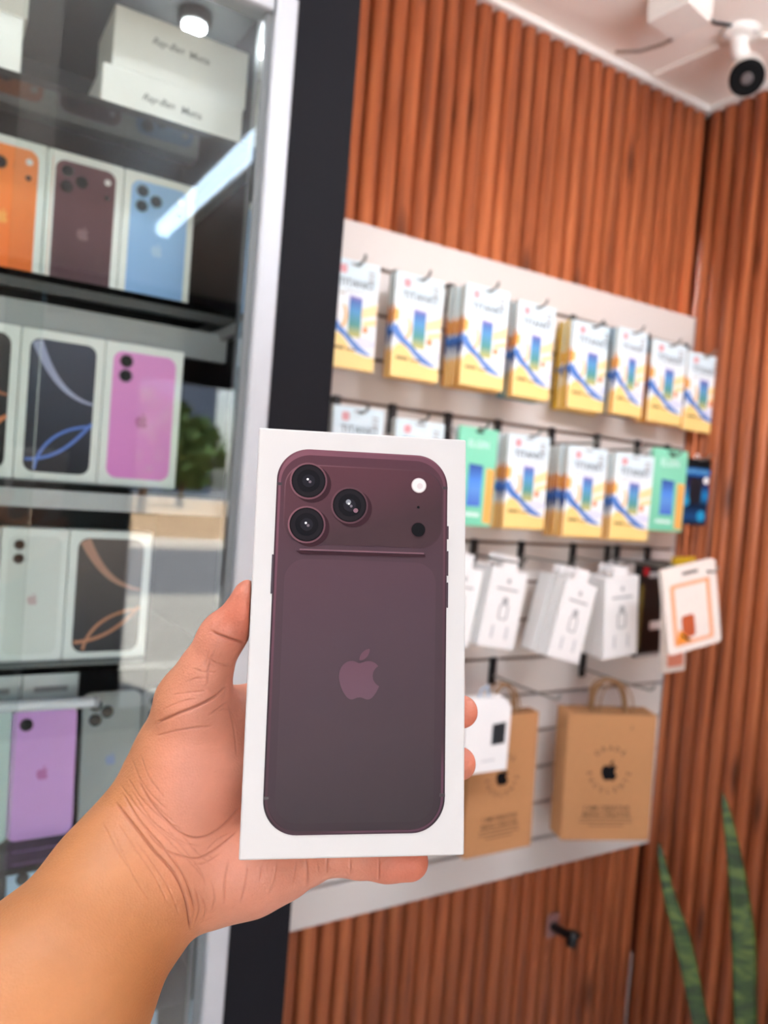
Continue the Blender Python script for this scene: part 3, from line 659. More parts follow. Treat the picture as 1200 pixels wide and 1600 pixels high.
# ---- phone boxes
LENS = mat('lens_black', (14, 14, 17), .25); LRING = {}
def pbox(kind, w, h, t, M, label, col=(0, 0, 0), col2=None, group='phone boxes in the cabinet', swirl=None, lenses=3, logo=None):
    o = thing('phone_box', label, 'box', M, group)
    b = MB(); b.bbox((-w/2, 0, 0), (w/2, t, h), CARD2, .0012, 1); b.build('body', o)
    key = 'ph%d_%d_%d' % tuple(col)
    pw, ph = w*.80, h*.885; x0, x1 = -pw/2, pw/2; z0 = h*.055; z1 = z0+ph
    m = ramp_mat(key+kind, 'z', [(0, col2 or col), (1, col)], lo=z0, hi=z1, rough=.4)
    p = MB(); p.sheet(rrect(x0, x1, z0, z1, pw*.16), -.0003, m); pic = p.build('phone_picture', o)
    if kind == 'back':
        dk = mat(key+'_rim', tuple(int(c*.72) for c in col), .4)
        q = MB()
        if lenses == 3:
            pts = [(.19, .92), (.19, .80), (.43, .86)]
            q.sheet(circ(x0+pw*.86, z0+ph*.91, pw*.055, 14), -.0006, CARD); q.sheet(circ(x0+pw*.86, z0+ph*.79, pw*.045, 14), -.0006, LENS)
        else: pts = [(.20, .925), (.20, .81)]
        for u, v in pts:
            q.sheet(circ(x0+pw*u, z0+ph*v, pw*.115), -.0006, dk); q.sheet(circ(x0+pw*u, z0+ph*v, pw*.092), -.0009, LENS)
        q.build('camera_print', pic)
        q = MB(); emblem(q, 0, z0+ph*.47, pw*.24, -.0006, mat(key+'_logo', logo or tuple(min(255, int(c*1.12+8)) for c in col), .3)); q.build('logo', pic)
    else:
        c1, c2 = swirl
        s1 = mat('swirl%d' % c1[0], c1, .4); s2 = mat('swirl%d' % c2[0], c2, .4); q = MB()
        X = lambda u: x0+u*pw
        Z = lambda v: z0+v*ph
        q.sheet(ribbon(bez([(X(.10), Z(.98)), (X(.3), Z(.75)), (X(.55), Z(.58)), (X(.99), Z(.55))]), [.16*pw*(1-k/18) for k in range(15)]), -.0006, s1)
        q.sheet(ribbon(bez([(X(.02), Z(.09)), (X(.5), Z(.10)), (X(.75), Z(.25)), (X(.99), Z(.40))]), .05*pw), -.0006, s2)
        q.sheet(ribbon(bez([(X(.16), Z(.02)), (X(.22), Z(.25)), (X(.6), Z(.36)), (X(.99), Z(.38))]), .045*pw), -.0007, s2)
        q.build('wallpaper_print', pic)
    return o
YB1 = 1.0
BURG = (112, 78, 84)
def bx(px, py, Y): return float(atY(px, py, Y)[0])
x = [bx(75, 235, 1.0)-.0885, bx(75, 235, 1.0)+.0005, bx(195, 265, 1.0), bx(308, 288, 1.0)]
for (a, c, lb, col, col2, lg) in ((x[0], x[1], 'white box with an orange phone picture, partly cut off at the left', (255, 146, 70), (250, 122, 58), None), (x[1], x[2], 'white box with a burgundy phone picture on the cabinet shelf', (112, 74, 80), (92, 68, 74), (140, 110, 114)), (x[2], x[3], 'white box with a light blue three-lens phone picture', (166, 206, 246), (150, 190, 240), (186, 214, 244))):
    pbox('back', c-a-.0012, .172, .027, place((a+c)/2, 1.0, SH['B'], 0), lb, col, col2, logo=lg)
Y2 = .93
x = [bx(35, 520, Y2)-.0925, bx(35, 520, Y2)-.0005, bx(165, 545, Y2), bx(289, 552, Y2)]
pbox('front', x[1]-x[0]-.001, .166, .027, place((x[0]+x[1])/2, Y2, SH['C']), 'white box with a dark screen and orange swirl, cut off at the left', (70, 66, 66), (34, 34, 38), swirl=((190, 120, 90), (224, 130, 84)))
pbox('front', x[2]-x[1]-.001, .166, .027, place((x[1]+x[2])/2, Y2, SH['C']), 'white box with a dark screen and blue-white swirl beside the pink phone box', (86, 88, 102), (38, 40, 50), swirl=((170, 174, 206), (92, 128, 216)))
pbox('back', x[3]-x[2]-.001, .166, .027, place((x[2]+x[3])/2, Y2, SH['C']), 'white box with a pink two-lens phone picture', (244, 164, 226), (244, 150, 224), lenses=2, logo=(206, 112, 178))
Y3 = .92
x = [bx(3, 825, Y3), bx(110, 825, Y3), bx(240, 832, Y3)]
pbox('back', x[1]-x[0]-.001, .1485, .027, place((x[0]+x[1])/2, Y3, SH['D']), 'white box with a white two-lens phone picture next to the orange-swirl box', (232, 234, 230), (234, 236, 230), lenses=2, logo=(214, 190, 190))
pbox('front', x[2]-x[1]-.001, .1485, .027, place((x[1]+x[2])/2, Y3, SH['D']), 'white box with grey screen and copper swirl at the right shelf end', (120, 108, 104), (60, 60, 64), swirl=((196, 148, 128), (206, 140, 106)))
pbox('back', .094, .1485, .027, place(x[0]-.048, Y3, SH['D']), 'white box with a pale pink phone picture cut off at the far left', (240, 214, 210), (238, 210, 206), lenses=2, logo=(226, 190, 190))

# ---- bare phones on the lower shelves
def phone(M, w, h, col, label, lenses, pattern=False, lg=None):
    o = thing('phone', label, 'phone', M, 'loose phones on the lower shelves')
    m = mat('phone%d_%d_%d' % col, col, .3)
    b = MB(); b.prism(rrect(-w/2, w/2, 0, h, w*.15), 0, .0075, m); b.build('body', o)
    q = MB()
    if lenses: q.prism(rrect(-w*.46, -w*.46+w*(.42 if lenses < 3 else .5), h*.72, h*.97, w*.09), -.0018, 0, m)
    for u, v in ([(-.30, .91), (-.30, .80), (-.10, .855)] if lenses == 3 else [(-.28, .885), (-.28, .79)][:lenses]):
        q.lathe([(.0072, 0), (.0072, .0026), (.006, .003)], LENS, (u*w, -.0016, v*h), (0, -1, 0), 16)
    q.build('camera_module', o)
    q = MB(); emblem(q, 0, h*.5, w*.22, -.0003, mat('phlogo%d_%d_%d' % col, lg or tuple(int(c*.85) for c in col), .3)); q.build('logo', o)
    if pattern:
        q = MB()
        for k in range(9): q.sheet(ribbon([(-w*.2+k*w*.075, h*.99), (w*.02+k*w*.05, h*.7), (w*.1+k*w*.04, h*.4)], .0008), -.0004, GREYINK)
        q.build('pattern_print', o)
    return o
Y4 = .955; tilt = -.12
phone(place(bx(62, 1296, Y4), Y4, SH['E'], 0, 0, tilt), .072, .150, (226, 168, 236), 'lilac phone standing on the shelf between white and grey phones', 1, lg=(196, 110, 184))
phone(place(bx(170, 1284, Y4), Y4+.004, SH['E'], 0, 0, tilt), .070, .163, (158, 164, 164), 'grey phone with three lenses beside the lilac phone', 3, lg=(134, 152, 196))
phone(place(bx(-42, 1300, Y4), Y4, SH['E'], 0, 0, tilt), .072, .150, (206, 224, 220), 'pale mint phone cut off at the left edge of the lower shelf', 2)
phone(place(bx(262, 1284, Y4), Y4+.006, SH['E'], 0, 0, tilt), .070, .163, (150, 154, 156), 'dark-edged grey phone mostly hidden by the hand', 3)
Y5 = .965
phone(place(bx(60, 1500, Y5), Y5, SH['F'], .1, 0, tilt), .074, .160, (176, 204, 226), 'light blue patterned phone behind the forearm on the lowest visible shelf', 1, True)
phone(place(bx(205, 1600, Y5), Y5, SH['G'], 0, 0, tilt), .074, .150, (186, 208, 226), 'pale blue phone at the bottom edge beside the white frame', 2)
# white rod and cartons above the loose phones
P0, P9 = atY(-120, 1112, .915), atY(146, 1097, .915)
b = MB(); b.tube([P0, P9], .0062, mat('white_rod', (238, 238, 242), .35), 12); b.lathe([(.0064, 0), (.0075, .001), (.0075, .005), (.0064, .006)], ALU, P9, (P9-P0), 12)
tag(b.build('display_rod'), 'white horizontal rod across the tops of the loose phones', 'rod')
cz = SH['E']
for k, (pa, pb, lb) in enumerate(((-60, 34, 'white carton behind the rod, cut off at the left'), (36, 124, 'white carton behind the rod above the lilac phone'))):
    xa, xb = bx(pa, 1060, 1.04), bx(pb, 1060, 1.04); zt = float(atY(60, 1052, 1.04)[2])
    o = thing('carton', lb, 'box', place((xa+xb)/2, 1.04, cz), 'white cartons behind the phones')
    b = MB(); b.bbox((-(xb-xa)/2, 0, 0), ((xb-xa)/2, .08, zt-cz), CARD2, .0015, 1); b.build('body', o)
    b = MB(); b.sheet([(-.02, (zt-cz)*.86), (.02, (zt-cz)*.86), (.02, (zt-cz)*.9), (-.02, (zt-cz)*.9)], -.0004, GREYINK); b.build('front_print', o)
# ---- white glasses boxes on the top shelf
def gbox(x0, x1, z0, z1, Y, d, label):
    w, h = x1-x0, z1-z0
    o = thing('glasses_box', label, 'box', place((x0+x1)/2, Y, z0), 'white glasses boxes on the top shelf')
    b = MB(); b.bbox((-w/2, 0, 0), (w/2, d, h), mat('glasses_card', (226, 224, 216), .5), .0012, 1); b.build('body', o)
    b = MB(); gi = mat('glasses_ink', (120, 120, 114), .5)
    text(b, 'Ray-Ban', -w*.12, h*.62, .0115, -.0004, gi, shear=.4, bold=.015); text(b, 'Meta', w*.12, h*.60, .0125, -.0004, gi, bold=.01)
    b.build('front_print', o)
YT = .945
zA = SH['A']
xa, xb = bx(155, 188, YT), bx(378, 200, YT)
gbox(xa, xb, zA, zA+.0655, YT, .10, 'white glasses box, lower of the two stacked on the top shelf')
xa2, xb2 = bx(178, 60, YT), bx(388, 120, YT)
gbox(xa2, xb2, zA+.066, zA+.136, YT+.003, .10, 'white glasses box, upper of the two stacked on the top shelf')
xr = bx(30, 150, YT)
gbox(xr-.165, xr, zA, zA+.082, YT, .10, 'white glasses box cut off at the left, lower of its stack')
gbox(xr-.160, xr+.004, zA+.0825, zA+.150, YT+.002, .10, 'white glasses box cut off at the left, upper of its stack')

# ================================================================ ceiling fittings
# junction box
q4 = [atZ(px, py, 2.405) for px, py in ((1012, 36), (1076, 3), (1110, 36), (1052, 63))]
jb = thing('junction_box', 'white square junction box on the ceiling next to the security camera', 'junction box', Matrix.Translation((float(np.mean([p[0] for p in q4])), float(np.mean([p[1] for p in q4])), 2.405)))
o0 = np.array(jb.location)
WPL = mat('white_plastic', (240, 234, 226), .4)
pl = [(p-o0)[:2] for p in q4]
A_ = sum(pl[i][0]*pl[(i+1) % 4][1]-pl[(i+1) % 4][0]*pl[i][1] for i in range(4))
if A_ < 0: pl = pl[::-1]
b = MB(); b.prismz([p*1.03 for p in pl], .012, .0545, WPL); b.build('box', jb)
b = MB(); b.prismz(pl, 0, .0115, WPL); b.build('lid', jb)
b = MB(); cb = [atZ(px, py, ZC-.004) for px, py in ((962, 81), (1000, 80), (1035, 70), (1050, 62))]
b.tube(cb, .0035, mat('taupe_cable', (150, 124, 108), .6), 6); tag(b.build('cable'), 'brownish cable running from the slat wall to the junction box', 'cable')
b = MB(); cb = [atZ(px, py, ZC-.004) for px, py in ((1108, 30), (1118, 36), (1132, 38), (1150, 42))]
b.tube(cb, .0032, BLACK_PL, 6); tag(b.build('cable'), 'short black cable from the junction box to the security camera', 'cable')
b = MB(); cb = [atZ(px, py, ZC-.004) for px, py in ((1023, 117), (1080, 92), (1128, 70))]
b.tube(cb, .006, CEIL, 6); tag(b.build('cable_cover'), 'ceiling-coloured cable cover leading to the security camera', 'cable cover')
b = MB(); cb = [atZ(px, py, ZC-.004) for px, py in ((1190, 55), (1230, 66), (1290, 90))]
b.tube(cb, .006, CEIL, 6); tag(b.build('cable_cover'), 'ceiling-coloured cable cover right of the security camera', 'cable cover')
# bullet camera
cbp = atZ(1157, 50, ZC)
cc = thing('security_camera', 'white bullet security camera with black face under the ceiling', 'security camera', Matrix.Translation(cbp))
b = MB(); b.lathe([(.040, 0), (.040, .008), (.034, .013), (.02, .015)], WPL, (0, 0, 0), (0, 0, -1), 28)
for a in (.6, 2.7, 4.8): b.lathe([(.005, 0), (.004, .001)], GREYINK, (.031*math.cos(a), .031*math.sin(a), -.0125), (0, 0, -1), 10)
b.build('base', cc)
fc = atD(1167, 121, 1.60)-cbp; ax = Vector((-.60, -.46, -.66)).normalized(); fcv = Vector(fc)
bk = fcv-ax*.075
b = MB(); b.tube([(0, 0, -.014), (.002, .002, -.03), bk+ax*.02], [.021, .018, .019], WPL, 16); b.build('stem', cc)
b = MB(); b.lathe([(.020, -.004), (.028, 0), (.0325, .01), (.0345, .04), (.0355, .073)], WPL, bk, ax, 32); bo = b.build('body', cc)
b = MB(); b.lathe([(.0352, 0), (.0352, .008), (.033, .011), (.030, .0115)], mat('camera_black', (10, 10, 11), .6, spec=.15), bk+ax*.0735, ax, 32); b.build('face', cc)
b = MB(); b.lathe([(.012, 0), (.012, .003), (.009, .0045)], mat('camera_lens', (92, 84, 84), .25), bk+ax*.0852, ax, 20); b.build('lens', cc)

# ================================================================ snake plant
pp = thing('snake_plant', 'tall snake plant with two banded green leaves in front of the slat wall', 'plant', Matrix.Translation((1.045, .56, 0)))
POT = mat('pot_clay', (214, 208, 200), .6)
b = MB(); b.lathe([(.09, 0), (.12, .02), (.14, .30), (.15, .31), (.15, .34), (.135, .34), (.13, .30)], POT, n=32); b.build('pot', pp)
b = MB(); b.lathe([(.128, .3), (.12, .318), (.02, .326)], mat('soil', (60, 46, 36), .95, noise=(60, .3), bump=.5), n=28); b.build('soil', pp)
def leaf_mat():
    m = bpy.data.materials.new('banded_leaf'); m.use_nodes = True; nt = m.node_tree; b = nt.nodes['Principled BSDF']
    tc = nt.nodes.new('ShaderNodeTexCoord'); mp = nt.nodes.new('ShaderNodeMapping'); mp.inputs['Scale'].default_value = (18, 18, 58)
    nt.links.new(tc.outputs['Object'], mp.inputs[0]); n = nt.nodes.new('ShaderNodeTexNoise'); n.inputs['Scale'].default_value = 1.0; n.inputs['Detail'].default_value = 4; n.inputs['Distortion'].default_value = 1.0
    nt.links.new(mp.outputs[0], n.inputs['Vector']); r = nt.nodes.new('ShaderNodeValToRGB'); e = r.color_ramp.elements
    e[0].position = .38; e[0].color = lin((24, 42, 16)); e[1].position = .62; e[1].color = lin((78, 94, 42)); k = e.new(.5); k.color = lin((42, 66, 24))
    nt.links.new(n.outputs['Fac'], r.inputs['Fac']); nt.links.new(r.outputs['Color'], b.inputs['Base Color']); b.inputs['Roughness'].default_value = .4; return m
LF = leaf_mat()
def leaf(pts, wid, name='leaf'):
    P = [Vector(p)-Vector((1.045, .56, 0)) for p in pts]
    b = MB(); vs = []; fs = []; n = 24; m_ = 10
    side = Vector((.855, -.52, 0)); nrm = Vector((-.52, -.855, 0))
    def cat(t):
        t = t*(len(P)-1); i = min(int(t), len(P)-2); f = t-i
        p0, p1, p2, p3 = P[max(i-1, 0)], P[i], P[i+1], P[min(i+2, len(P)-1)]
        return .5*((2*p1)+(p2-p0)*f+(2*p0-5*p1+4*p2-p3)*f*f+(3*p1-p0-3*p2+p3)*f**3)
    for i in range(n+1):
        t = i/n; c = cat(t); w = wid*(min(1, ((1-t)*2.6))**.62 if t > .55 else .82+.18*t/.55)
        w = max(w, .0006)
        for k in range(m_):
            a = 2*PI*k/m_; x_ = math.cos(a); y_ = math.sin(a)
            vs.append(c+side*(x_*w)+nrm*(y_*w*.38-(abs(x_)**2)*-.22*w))
    for i in range(n):
        for k in range(m_): fs.append((i*m_+k, i*m_+(k+1) % m_, (i+1)*m_+(k+1) % m_, (i+1)*m_+k))
    b.raw(vs, fs, LF, True); b.raw(vs[:m_], [tuple(range(m_))], LF); b.raw(vs[-m_:], [tuple(range(m_-1, -1, -1))], LF); b.build(name, pp)
leaf([(1.01, .575, .30), atD(1120, 1720, 1.05), atD(1092, 1590, 1.05), atD(1066, 1470, 1.05), atD(1043, 1390, 1.05), atD(1029, 1317, 1.05)], .0125)
leaf([(1.06, .55, .30), atD(1172, 1740, 1.05), atD(1163, 1590, 1.05), atD(1160, 1470, 1.05), atD(1148, 1350, 1.05), atD(1129, 1238, 1.05)], .0172)

# ================================================================ the held phone box
def camp(x, y, z): return CAM+x*RT-y*UP+z*FW
TLc, TRc, BRc, BLc = [camp(*p) for p in ((-.0531, -.0359, .3261), (.0363, -.0319, .3397), (.0327, .1400, .3130), (-.0567, .1360, .2995))]
BW, BH, BT = .0905, .174, .027
bu = ((TRc-TLc)+(BRc-BLc)); bu /= np.linalg.norm(bu)
bv = ((TLc-BLc)+(TRc-BRc)); bv -= bu*np.dot(bu, bv); bv /= np.linalg.norm(bv)
bn = np.cross(bv, bu)*-1; bn = -np.cross(bu, bv)          # into the box, away from the viewer
bo_ = (BLc+BRc)/2
BM = frame(bo_, bu, bn, bv)
hb = thing('phone_box', 'white phone box with a large burgundy phone picture held in the hand', 'box', BM)
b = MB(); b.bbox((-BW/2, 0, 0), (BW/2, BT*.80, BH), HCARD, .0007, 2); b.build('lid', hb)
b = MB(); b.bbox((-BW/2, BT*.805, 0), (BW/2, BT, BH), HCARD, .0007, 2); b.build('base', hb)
def uv(px, py):
    q = atPlane(px, py, bo_, bn)-bo_; return float(np.dot(q, bu)), float(np.dot(q, bv))
# phone outline in the box plane
xl = (uv(431, 800)[0]+uv(411, 1240)[0])/2; xr = (uv(699, 800)[0]+uv(694.5, 1240)[0])/2
zt = (uv(500, 703)[1]+uv(640, 711)[1])/2; zb = (uv(450, 1306)[1]+uv(650, 1301)[1])/2
pw, ph = xr-xl, zt-zb
print('phone print', xl, xr, zb, zt, pw, ph)
BM_ = lambda n_, c, **k: mat(n_, c, .38, noise=(200, .02))
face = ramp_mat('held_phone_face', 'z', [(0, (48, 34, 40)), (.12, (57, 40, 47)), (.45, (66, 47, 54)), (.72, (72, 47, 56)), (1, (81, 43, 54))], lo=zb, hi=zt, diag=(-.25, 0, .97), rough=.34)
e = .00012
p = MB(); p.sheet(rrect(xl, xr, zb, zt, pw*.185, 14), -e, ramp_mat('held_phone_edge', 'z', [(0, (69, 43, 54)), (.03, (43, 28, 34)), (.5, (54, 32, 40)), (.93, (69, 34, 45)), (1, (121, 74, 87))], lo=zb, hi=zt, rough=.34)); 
pic = p.build('phone_picture', hb)
i1 = .0016
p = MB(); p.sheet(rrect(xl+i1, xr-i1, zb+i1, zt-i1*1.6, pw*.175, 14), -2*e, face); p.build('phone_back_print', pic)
# bright frame line along the top and left
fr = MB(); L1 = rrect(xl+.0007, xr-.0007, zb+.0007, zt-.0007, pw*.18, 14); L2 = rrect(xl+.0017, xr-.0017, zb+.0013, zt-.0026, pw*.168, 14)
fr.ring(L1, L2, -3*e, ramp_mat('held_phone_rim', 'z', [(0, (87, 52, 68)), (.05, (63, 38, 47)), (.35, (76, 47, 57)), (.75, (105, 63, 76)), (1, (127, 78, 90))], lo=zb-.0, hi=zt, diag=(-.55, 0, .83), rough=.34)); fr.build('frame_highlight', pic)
# camera plateau
ax0, az1 = uv(446, 724); ax1, az0 = uv(690, 858)
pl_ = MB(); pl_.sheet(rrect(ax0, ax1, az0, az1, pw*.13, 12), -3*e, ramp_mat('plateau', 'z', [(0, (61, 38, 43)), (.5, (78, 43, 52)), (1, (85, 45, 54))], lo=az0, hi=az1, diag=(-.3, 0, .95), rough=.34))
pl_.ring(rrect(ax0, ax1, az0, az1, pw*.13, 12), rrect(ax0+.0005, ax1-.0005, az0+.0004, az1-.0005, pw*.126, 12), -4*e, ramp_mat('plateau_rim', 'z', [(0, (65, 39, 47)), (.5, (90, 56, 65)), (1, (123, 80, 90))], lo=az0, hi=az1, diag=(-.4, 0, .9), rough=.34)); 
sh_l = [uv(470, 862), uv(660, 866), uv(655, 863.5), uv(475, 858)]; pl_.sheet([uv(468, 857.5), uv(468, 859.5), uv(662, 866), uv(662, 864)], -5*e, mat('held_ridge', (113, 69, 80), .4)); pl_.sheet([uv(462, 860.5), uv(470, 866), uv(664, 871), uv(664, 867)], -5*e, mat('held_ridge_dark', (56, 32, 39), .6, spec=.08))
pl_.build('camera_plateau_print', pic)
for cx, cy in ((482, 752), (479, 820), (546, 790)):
    X_, Z_ = uv(cx, cy); R0 = .0079; l_ = MB()
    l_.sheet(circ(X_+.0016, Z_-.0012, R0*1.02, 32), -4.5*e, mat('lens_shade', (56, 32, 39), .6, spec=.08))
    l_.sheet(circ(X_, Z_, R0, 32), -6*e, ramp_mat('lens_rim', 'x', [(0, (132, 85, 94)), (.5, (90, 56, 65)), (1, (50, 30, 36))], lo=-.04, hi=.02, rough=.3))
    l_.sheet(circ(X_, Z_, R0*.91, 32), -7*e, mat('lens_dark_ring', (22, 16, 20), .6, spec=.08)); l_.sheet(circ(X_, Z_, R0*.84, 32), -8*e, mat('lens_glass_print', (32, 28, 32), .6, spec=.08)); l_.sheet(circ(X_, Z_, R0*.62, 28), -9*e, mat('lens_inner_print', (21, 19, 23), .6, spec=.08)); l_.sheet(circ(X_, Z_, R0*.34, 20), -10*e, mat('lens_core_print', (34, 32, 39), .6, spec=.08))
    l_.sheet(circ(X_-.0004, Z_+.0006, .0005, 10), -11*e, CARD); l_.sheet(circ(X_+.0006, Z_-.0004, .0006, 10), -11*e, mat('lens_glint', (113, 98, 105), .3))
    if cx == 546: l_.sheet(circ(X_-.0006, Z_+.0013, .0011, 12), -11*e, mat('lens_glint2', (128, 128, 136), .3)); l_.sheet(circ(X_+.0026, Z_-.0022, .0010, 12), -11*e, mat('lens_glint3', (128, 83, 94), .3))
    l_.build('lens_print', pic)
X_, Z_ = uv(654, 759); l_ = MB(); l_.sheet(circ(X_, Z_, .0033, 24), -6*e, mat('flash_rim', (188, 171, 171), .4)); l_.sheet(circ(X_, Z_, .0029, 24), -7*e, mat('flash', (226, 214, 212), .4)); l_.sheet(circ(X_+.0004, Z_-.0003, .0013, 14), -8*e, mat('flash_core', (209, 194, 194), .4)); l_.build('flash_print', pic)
X_, Z_ = uv(653, 828); l_ = MB(); l_.sheet(circ(X_, Z_, .0033, 24), -6*e, mat('sensor_rim', (63, 40, 47), .6, spec=.08)); l_.sheet(circ(X_, Z_, .0030, 24), -7*e, INK); X_, Z_ = uv(653, 793); l_.sheet(circ(X_, Z_, .0006, 10), -6*e, INK); l_.build('sensor_print', pic)
# lower glass panel and emblem
gx0, gz1 = uv(440, 872); gx1, gz0 = uv(687, 1292)
gx0 = xl+.0048; gx1 = xr-.0048
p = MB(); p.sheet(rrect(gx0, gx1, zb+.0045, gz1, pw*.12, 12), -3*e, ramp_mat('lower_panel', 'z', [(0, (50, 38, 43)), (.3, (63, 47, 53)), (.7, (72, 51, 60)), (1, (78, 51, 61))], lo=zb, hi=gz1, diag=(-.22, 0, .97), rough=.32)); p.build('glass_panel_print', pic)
X_, Z_ = uv(561, 1053); p = MB(); emblem(p, X_, Z_, .0205, -6*e, ramp_mat('held_logo', 'z', [(0, (94, 65, 78)), (1, (96, 61, 74))], lo=Z_-.01, hi=Z_+.01, rough=.3)); p.build('logo', pic)
p = MB(); bt = mat('button_print', (57, 32, 42), .4)
for (ya, yb_, sx) in ((866, 928, -1), (822, 843, 1), (861, 900, 1), (910, 950, 1)):
    za, zb_ = uv(425 if sx < 0 else 699, ya)[1], uv(425 if sx < 0 else 699, yb_)[1]
    xe = xl if sx < 0 else xr; p.sheet(rrect(min(xe, xe+sx*.0007), max(xe, xe+sx*.0007), zb_, za, .0003, 2), -2*e, bt)
p.build('button_print', pic)
p = MB(); an = mat('antenna_print', (48, 27, 34), .4)
for (px, py, s) in ((433, 756, 1), (698, 763, -1), (411, 1247, 1), (694, 1242, -1)):
    z_ = uv(px, py)[1]; xe = xl if s > 0 else xr; p.sheet([(xe, z_-.0006), (xe+s*.0022, z_-.0006), (xe+s*.0022, z_+.0006), (xe, z_+.0006)], -4*e, an)
p.build('antenna_print', pic)

# ================================================================ the hand and forearm: one continuous skin surface
VS = .0011
def C3(px, py, d): return np.array([(px-600)/FPX*d, (py-800)/FPX*d, d], np.float32)
lo = np.array([-.235, .018, .195], np.float32); hi = np.array([.052, .285, .412], np.float32)
N = np.ceil((hi-lo)/VS).astype(int)+1
gx = (lo[0]+np.arange(N[0])*VS).astype(np.float32); gy = (lo[1]+np.arange(N[1])*VS).astype(np.float32); gz = (lo[2]+np.arange(N[2])*VS).astype(np.float32)
FAR = np.float32(.05)
def cone(F, a, b, k, sz=1.0):
    """smooth-union a tapered capsule a=(px,py,d,rpx) .. b into field F; sz squashes along depth"""
    A, B = C3(*a[:3]), C3(*b[:3]); ra, rb = a[3]*a[2]/FPX, b[3]*b[2]/FPX
    m = max(ra, rb)+max(k, .004)+.006
    i0 = np.maximum(np.floor((np.minimum(A, B)-m-lo)/VS).astype(int), 0); i1 = np.minimum(np.ceil((np.maximum(A, B)+m-lo)/VS).astype(int)+1, N)
    if (i1 <= i0).any(): return
    X = gx[i0[0]:i1[0], None, None]; Y = gy[None, i0[1]:i1[1], None]; Z = gz[None, None, i0[2]:i1[2]]
    s = np.array([1, 1, 1/sz], np.float32); AB = (B-A)*s; L2 = float(AB@AB)+1e-12
    dx, dy, dz = X-A[0], Y-A[1], (Z-A[2])/sz
    t = np.clip((dx*AB[0]+dy*AB[1]+dz*AB[2])/L2, 0, 1)
    d = np.sqrt((dx-t*AB[0])**2+(dy-t*AB[1])**2+(dz-t*AB[2])**2)-(ra+(rb-ra)*t)
    if sz < 1: d *= (sz+1)/2
    V = F[i0[0]:i1[0], i0[1]:i1[1], i0[2]:i1[2]]
    h = np.maximum(k-np.abs(V-d), 0)/k
    np.minimum(V, d, out=V); V -= h*h*k*.25
def field(): return np.full(N, FAR, np.float32)
F = field()
# forearm and wrist
cone(F, (-175, 1905, .250, 228), (61, 1577, .296, 160), .01, .86)
cone(F, (61, 1577, .296, 160), (202, 1383, .336, 115), .01, .80)
cone(F, (202, 1383, .336, 115), (262, 1300, .349, 100), .012, .74)
# thenar mass and thumb root
cone(F, (262, 1295, .350, 100), (292, 1196, .350, 82), .012, .88)
cone(F, (292, 1196, .350, 82), (301, 1098, .344, 54), .010, .92)
cone(F, (310, 1235, .349, 66), (352, 1200, .352, 48), .012, 1)
# heel of the hand towards the little finger
cone(F, (252, 1345, .348, 100), (336, 1361, .350, 71), .010, .85)
cone(F, (336, 1361, .350, 71), (402, 1354, .350, 63), .012, .9)
cone(F, (402, 1354, .350, 63), (446, 1350, .346, 44), .010, 1)
# metacarpals
cone(F, (280, 1290, .364, 48), (398, 1118, .366, 40), .014)
cone(F, (285, 1310, .366, 46), (428, 1172, .368, 38), .014)
cone(F, (290, 1330, .366, 46), (440, 1250, .368, 38), .014)
# web to the index
cone(F, (318, 1120, .350, 44), (392, 1116, .364, 37), .012)
def chain(pts, k=.004, kj=.006):
    G = field()
    for a, b_ in zip(pts[:-1], pts[1:]): cone(G, a, b_, k)
    h = np.maximum(kj-np.abs(F-G), 0)/kj
    np.minimum(F, G, out=F); F.__isub__(h*h*kj*.25)
chain([(301, 1098, .344, 52), (321, 1048, .340, 41), (343, 1001, .337, 35), (351, 989, .337, 34), (383, 957, .336, 31), (393, 935, .336, 31)], .003, .008)          # thumb
chain([(398, 1118, .366, 38), (500, 1050, .364, 31), (580, 1000, .362, 28), (640, 965, .362, 25)])                                            # index, behind the box
chain([(428, 1172, .368, 37), (590, 1122, .362, 31), (682, 1112, .361, 28), (721, 1112, .351, 26)])                                           # middle
chain([(440, 1250, .368, 37), (590, 1212, .362, 31), (678, 1194, .361, 28), (718, 1193, .351, 26)])                                           # ring
chain([(446, 1350, .346, 44), (482, 1347, .338, 33), (522, 1338, .332, 27), (560, 1341, .330, 28.5), (604, 1345, .328, 30), (640, 1346, .327, 30)], .004, .008)  # little finger under the box
# press the skin flat where it touches the box
Rcb = np.array([[np.dot(bu, RT), np.dot(bu, -UP), np.dot(bu, FW)], [np.dot(bn, RT), np.dot(bn, -UP), np.dot(bn, FW)], [np.dot(bv, RT), np.dot(bv, -UP), np.dot(bv, FW)]], np.float32)
oc = np.array([np.dot(bo_-CAM, RT), np.dot(bo_-CAM, -UP), np.dot(bo_-CAM, FW)], np.float32)
X = gx[:, None, None]-oc[0]; Y = gy[None, :, None]-oc[1]; Z = gz[None, None, :]-oc[2]
q0 = np.abs(Rcb[0, 0]*X+Rcb[0, 1]*Y+Rcb[0, 2]*Z)-BW/2
q1 = np.abs(Rcb[1, 0]*X+Rcb[1, 1]*Y+Rcb[1, 2]*Z-BT/2)-BT/2
q2 = np.abs(Rcb[2, 0]*X+Rcb[2, 1]*Y+Rcb[2, 2]*Z-BH/2)-BH/2
D = np.maximum(np.maximum(q0, q1), q2)
del q0, q1, q2
np.maximum(F, .0004-D, out=F); del D
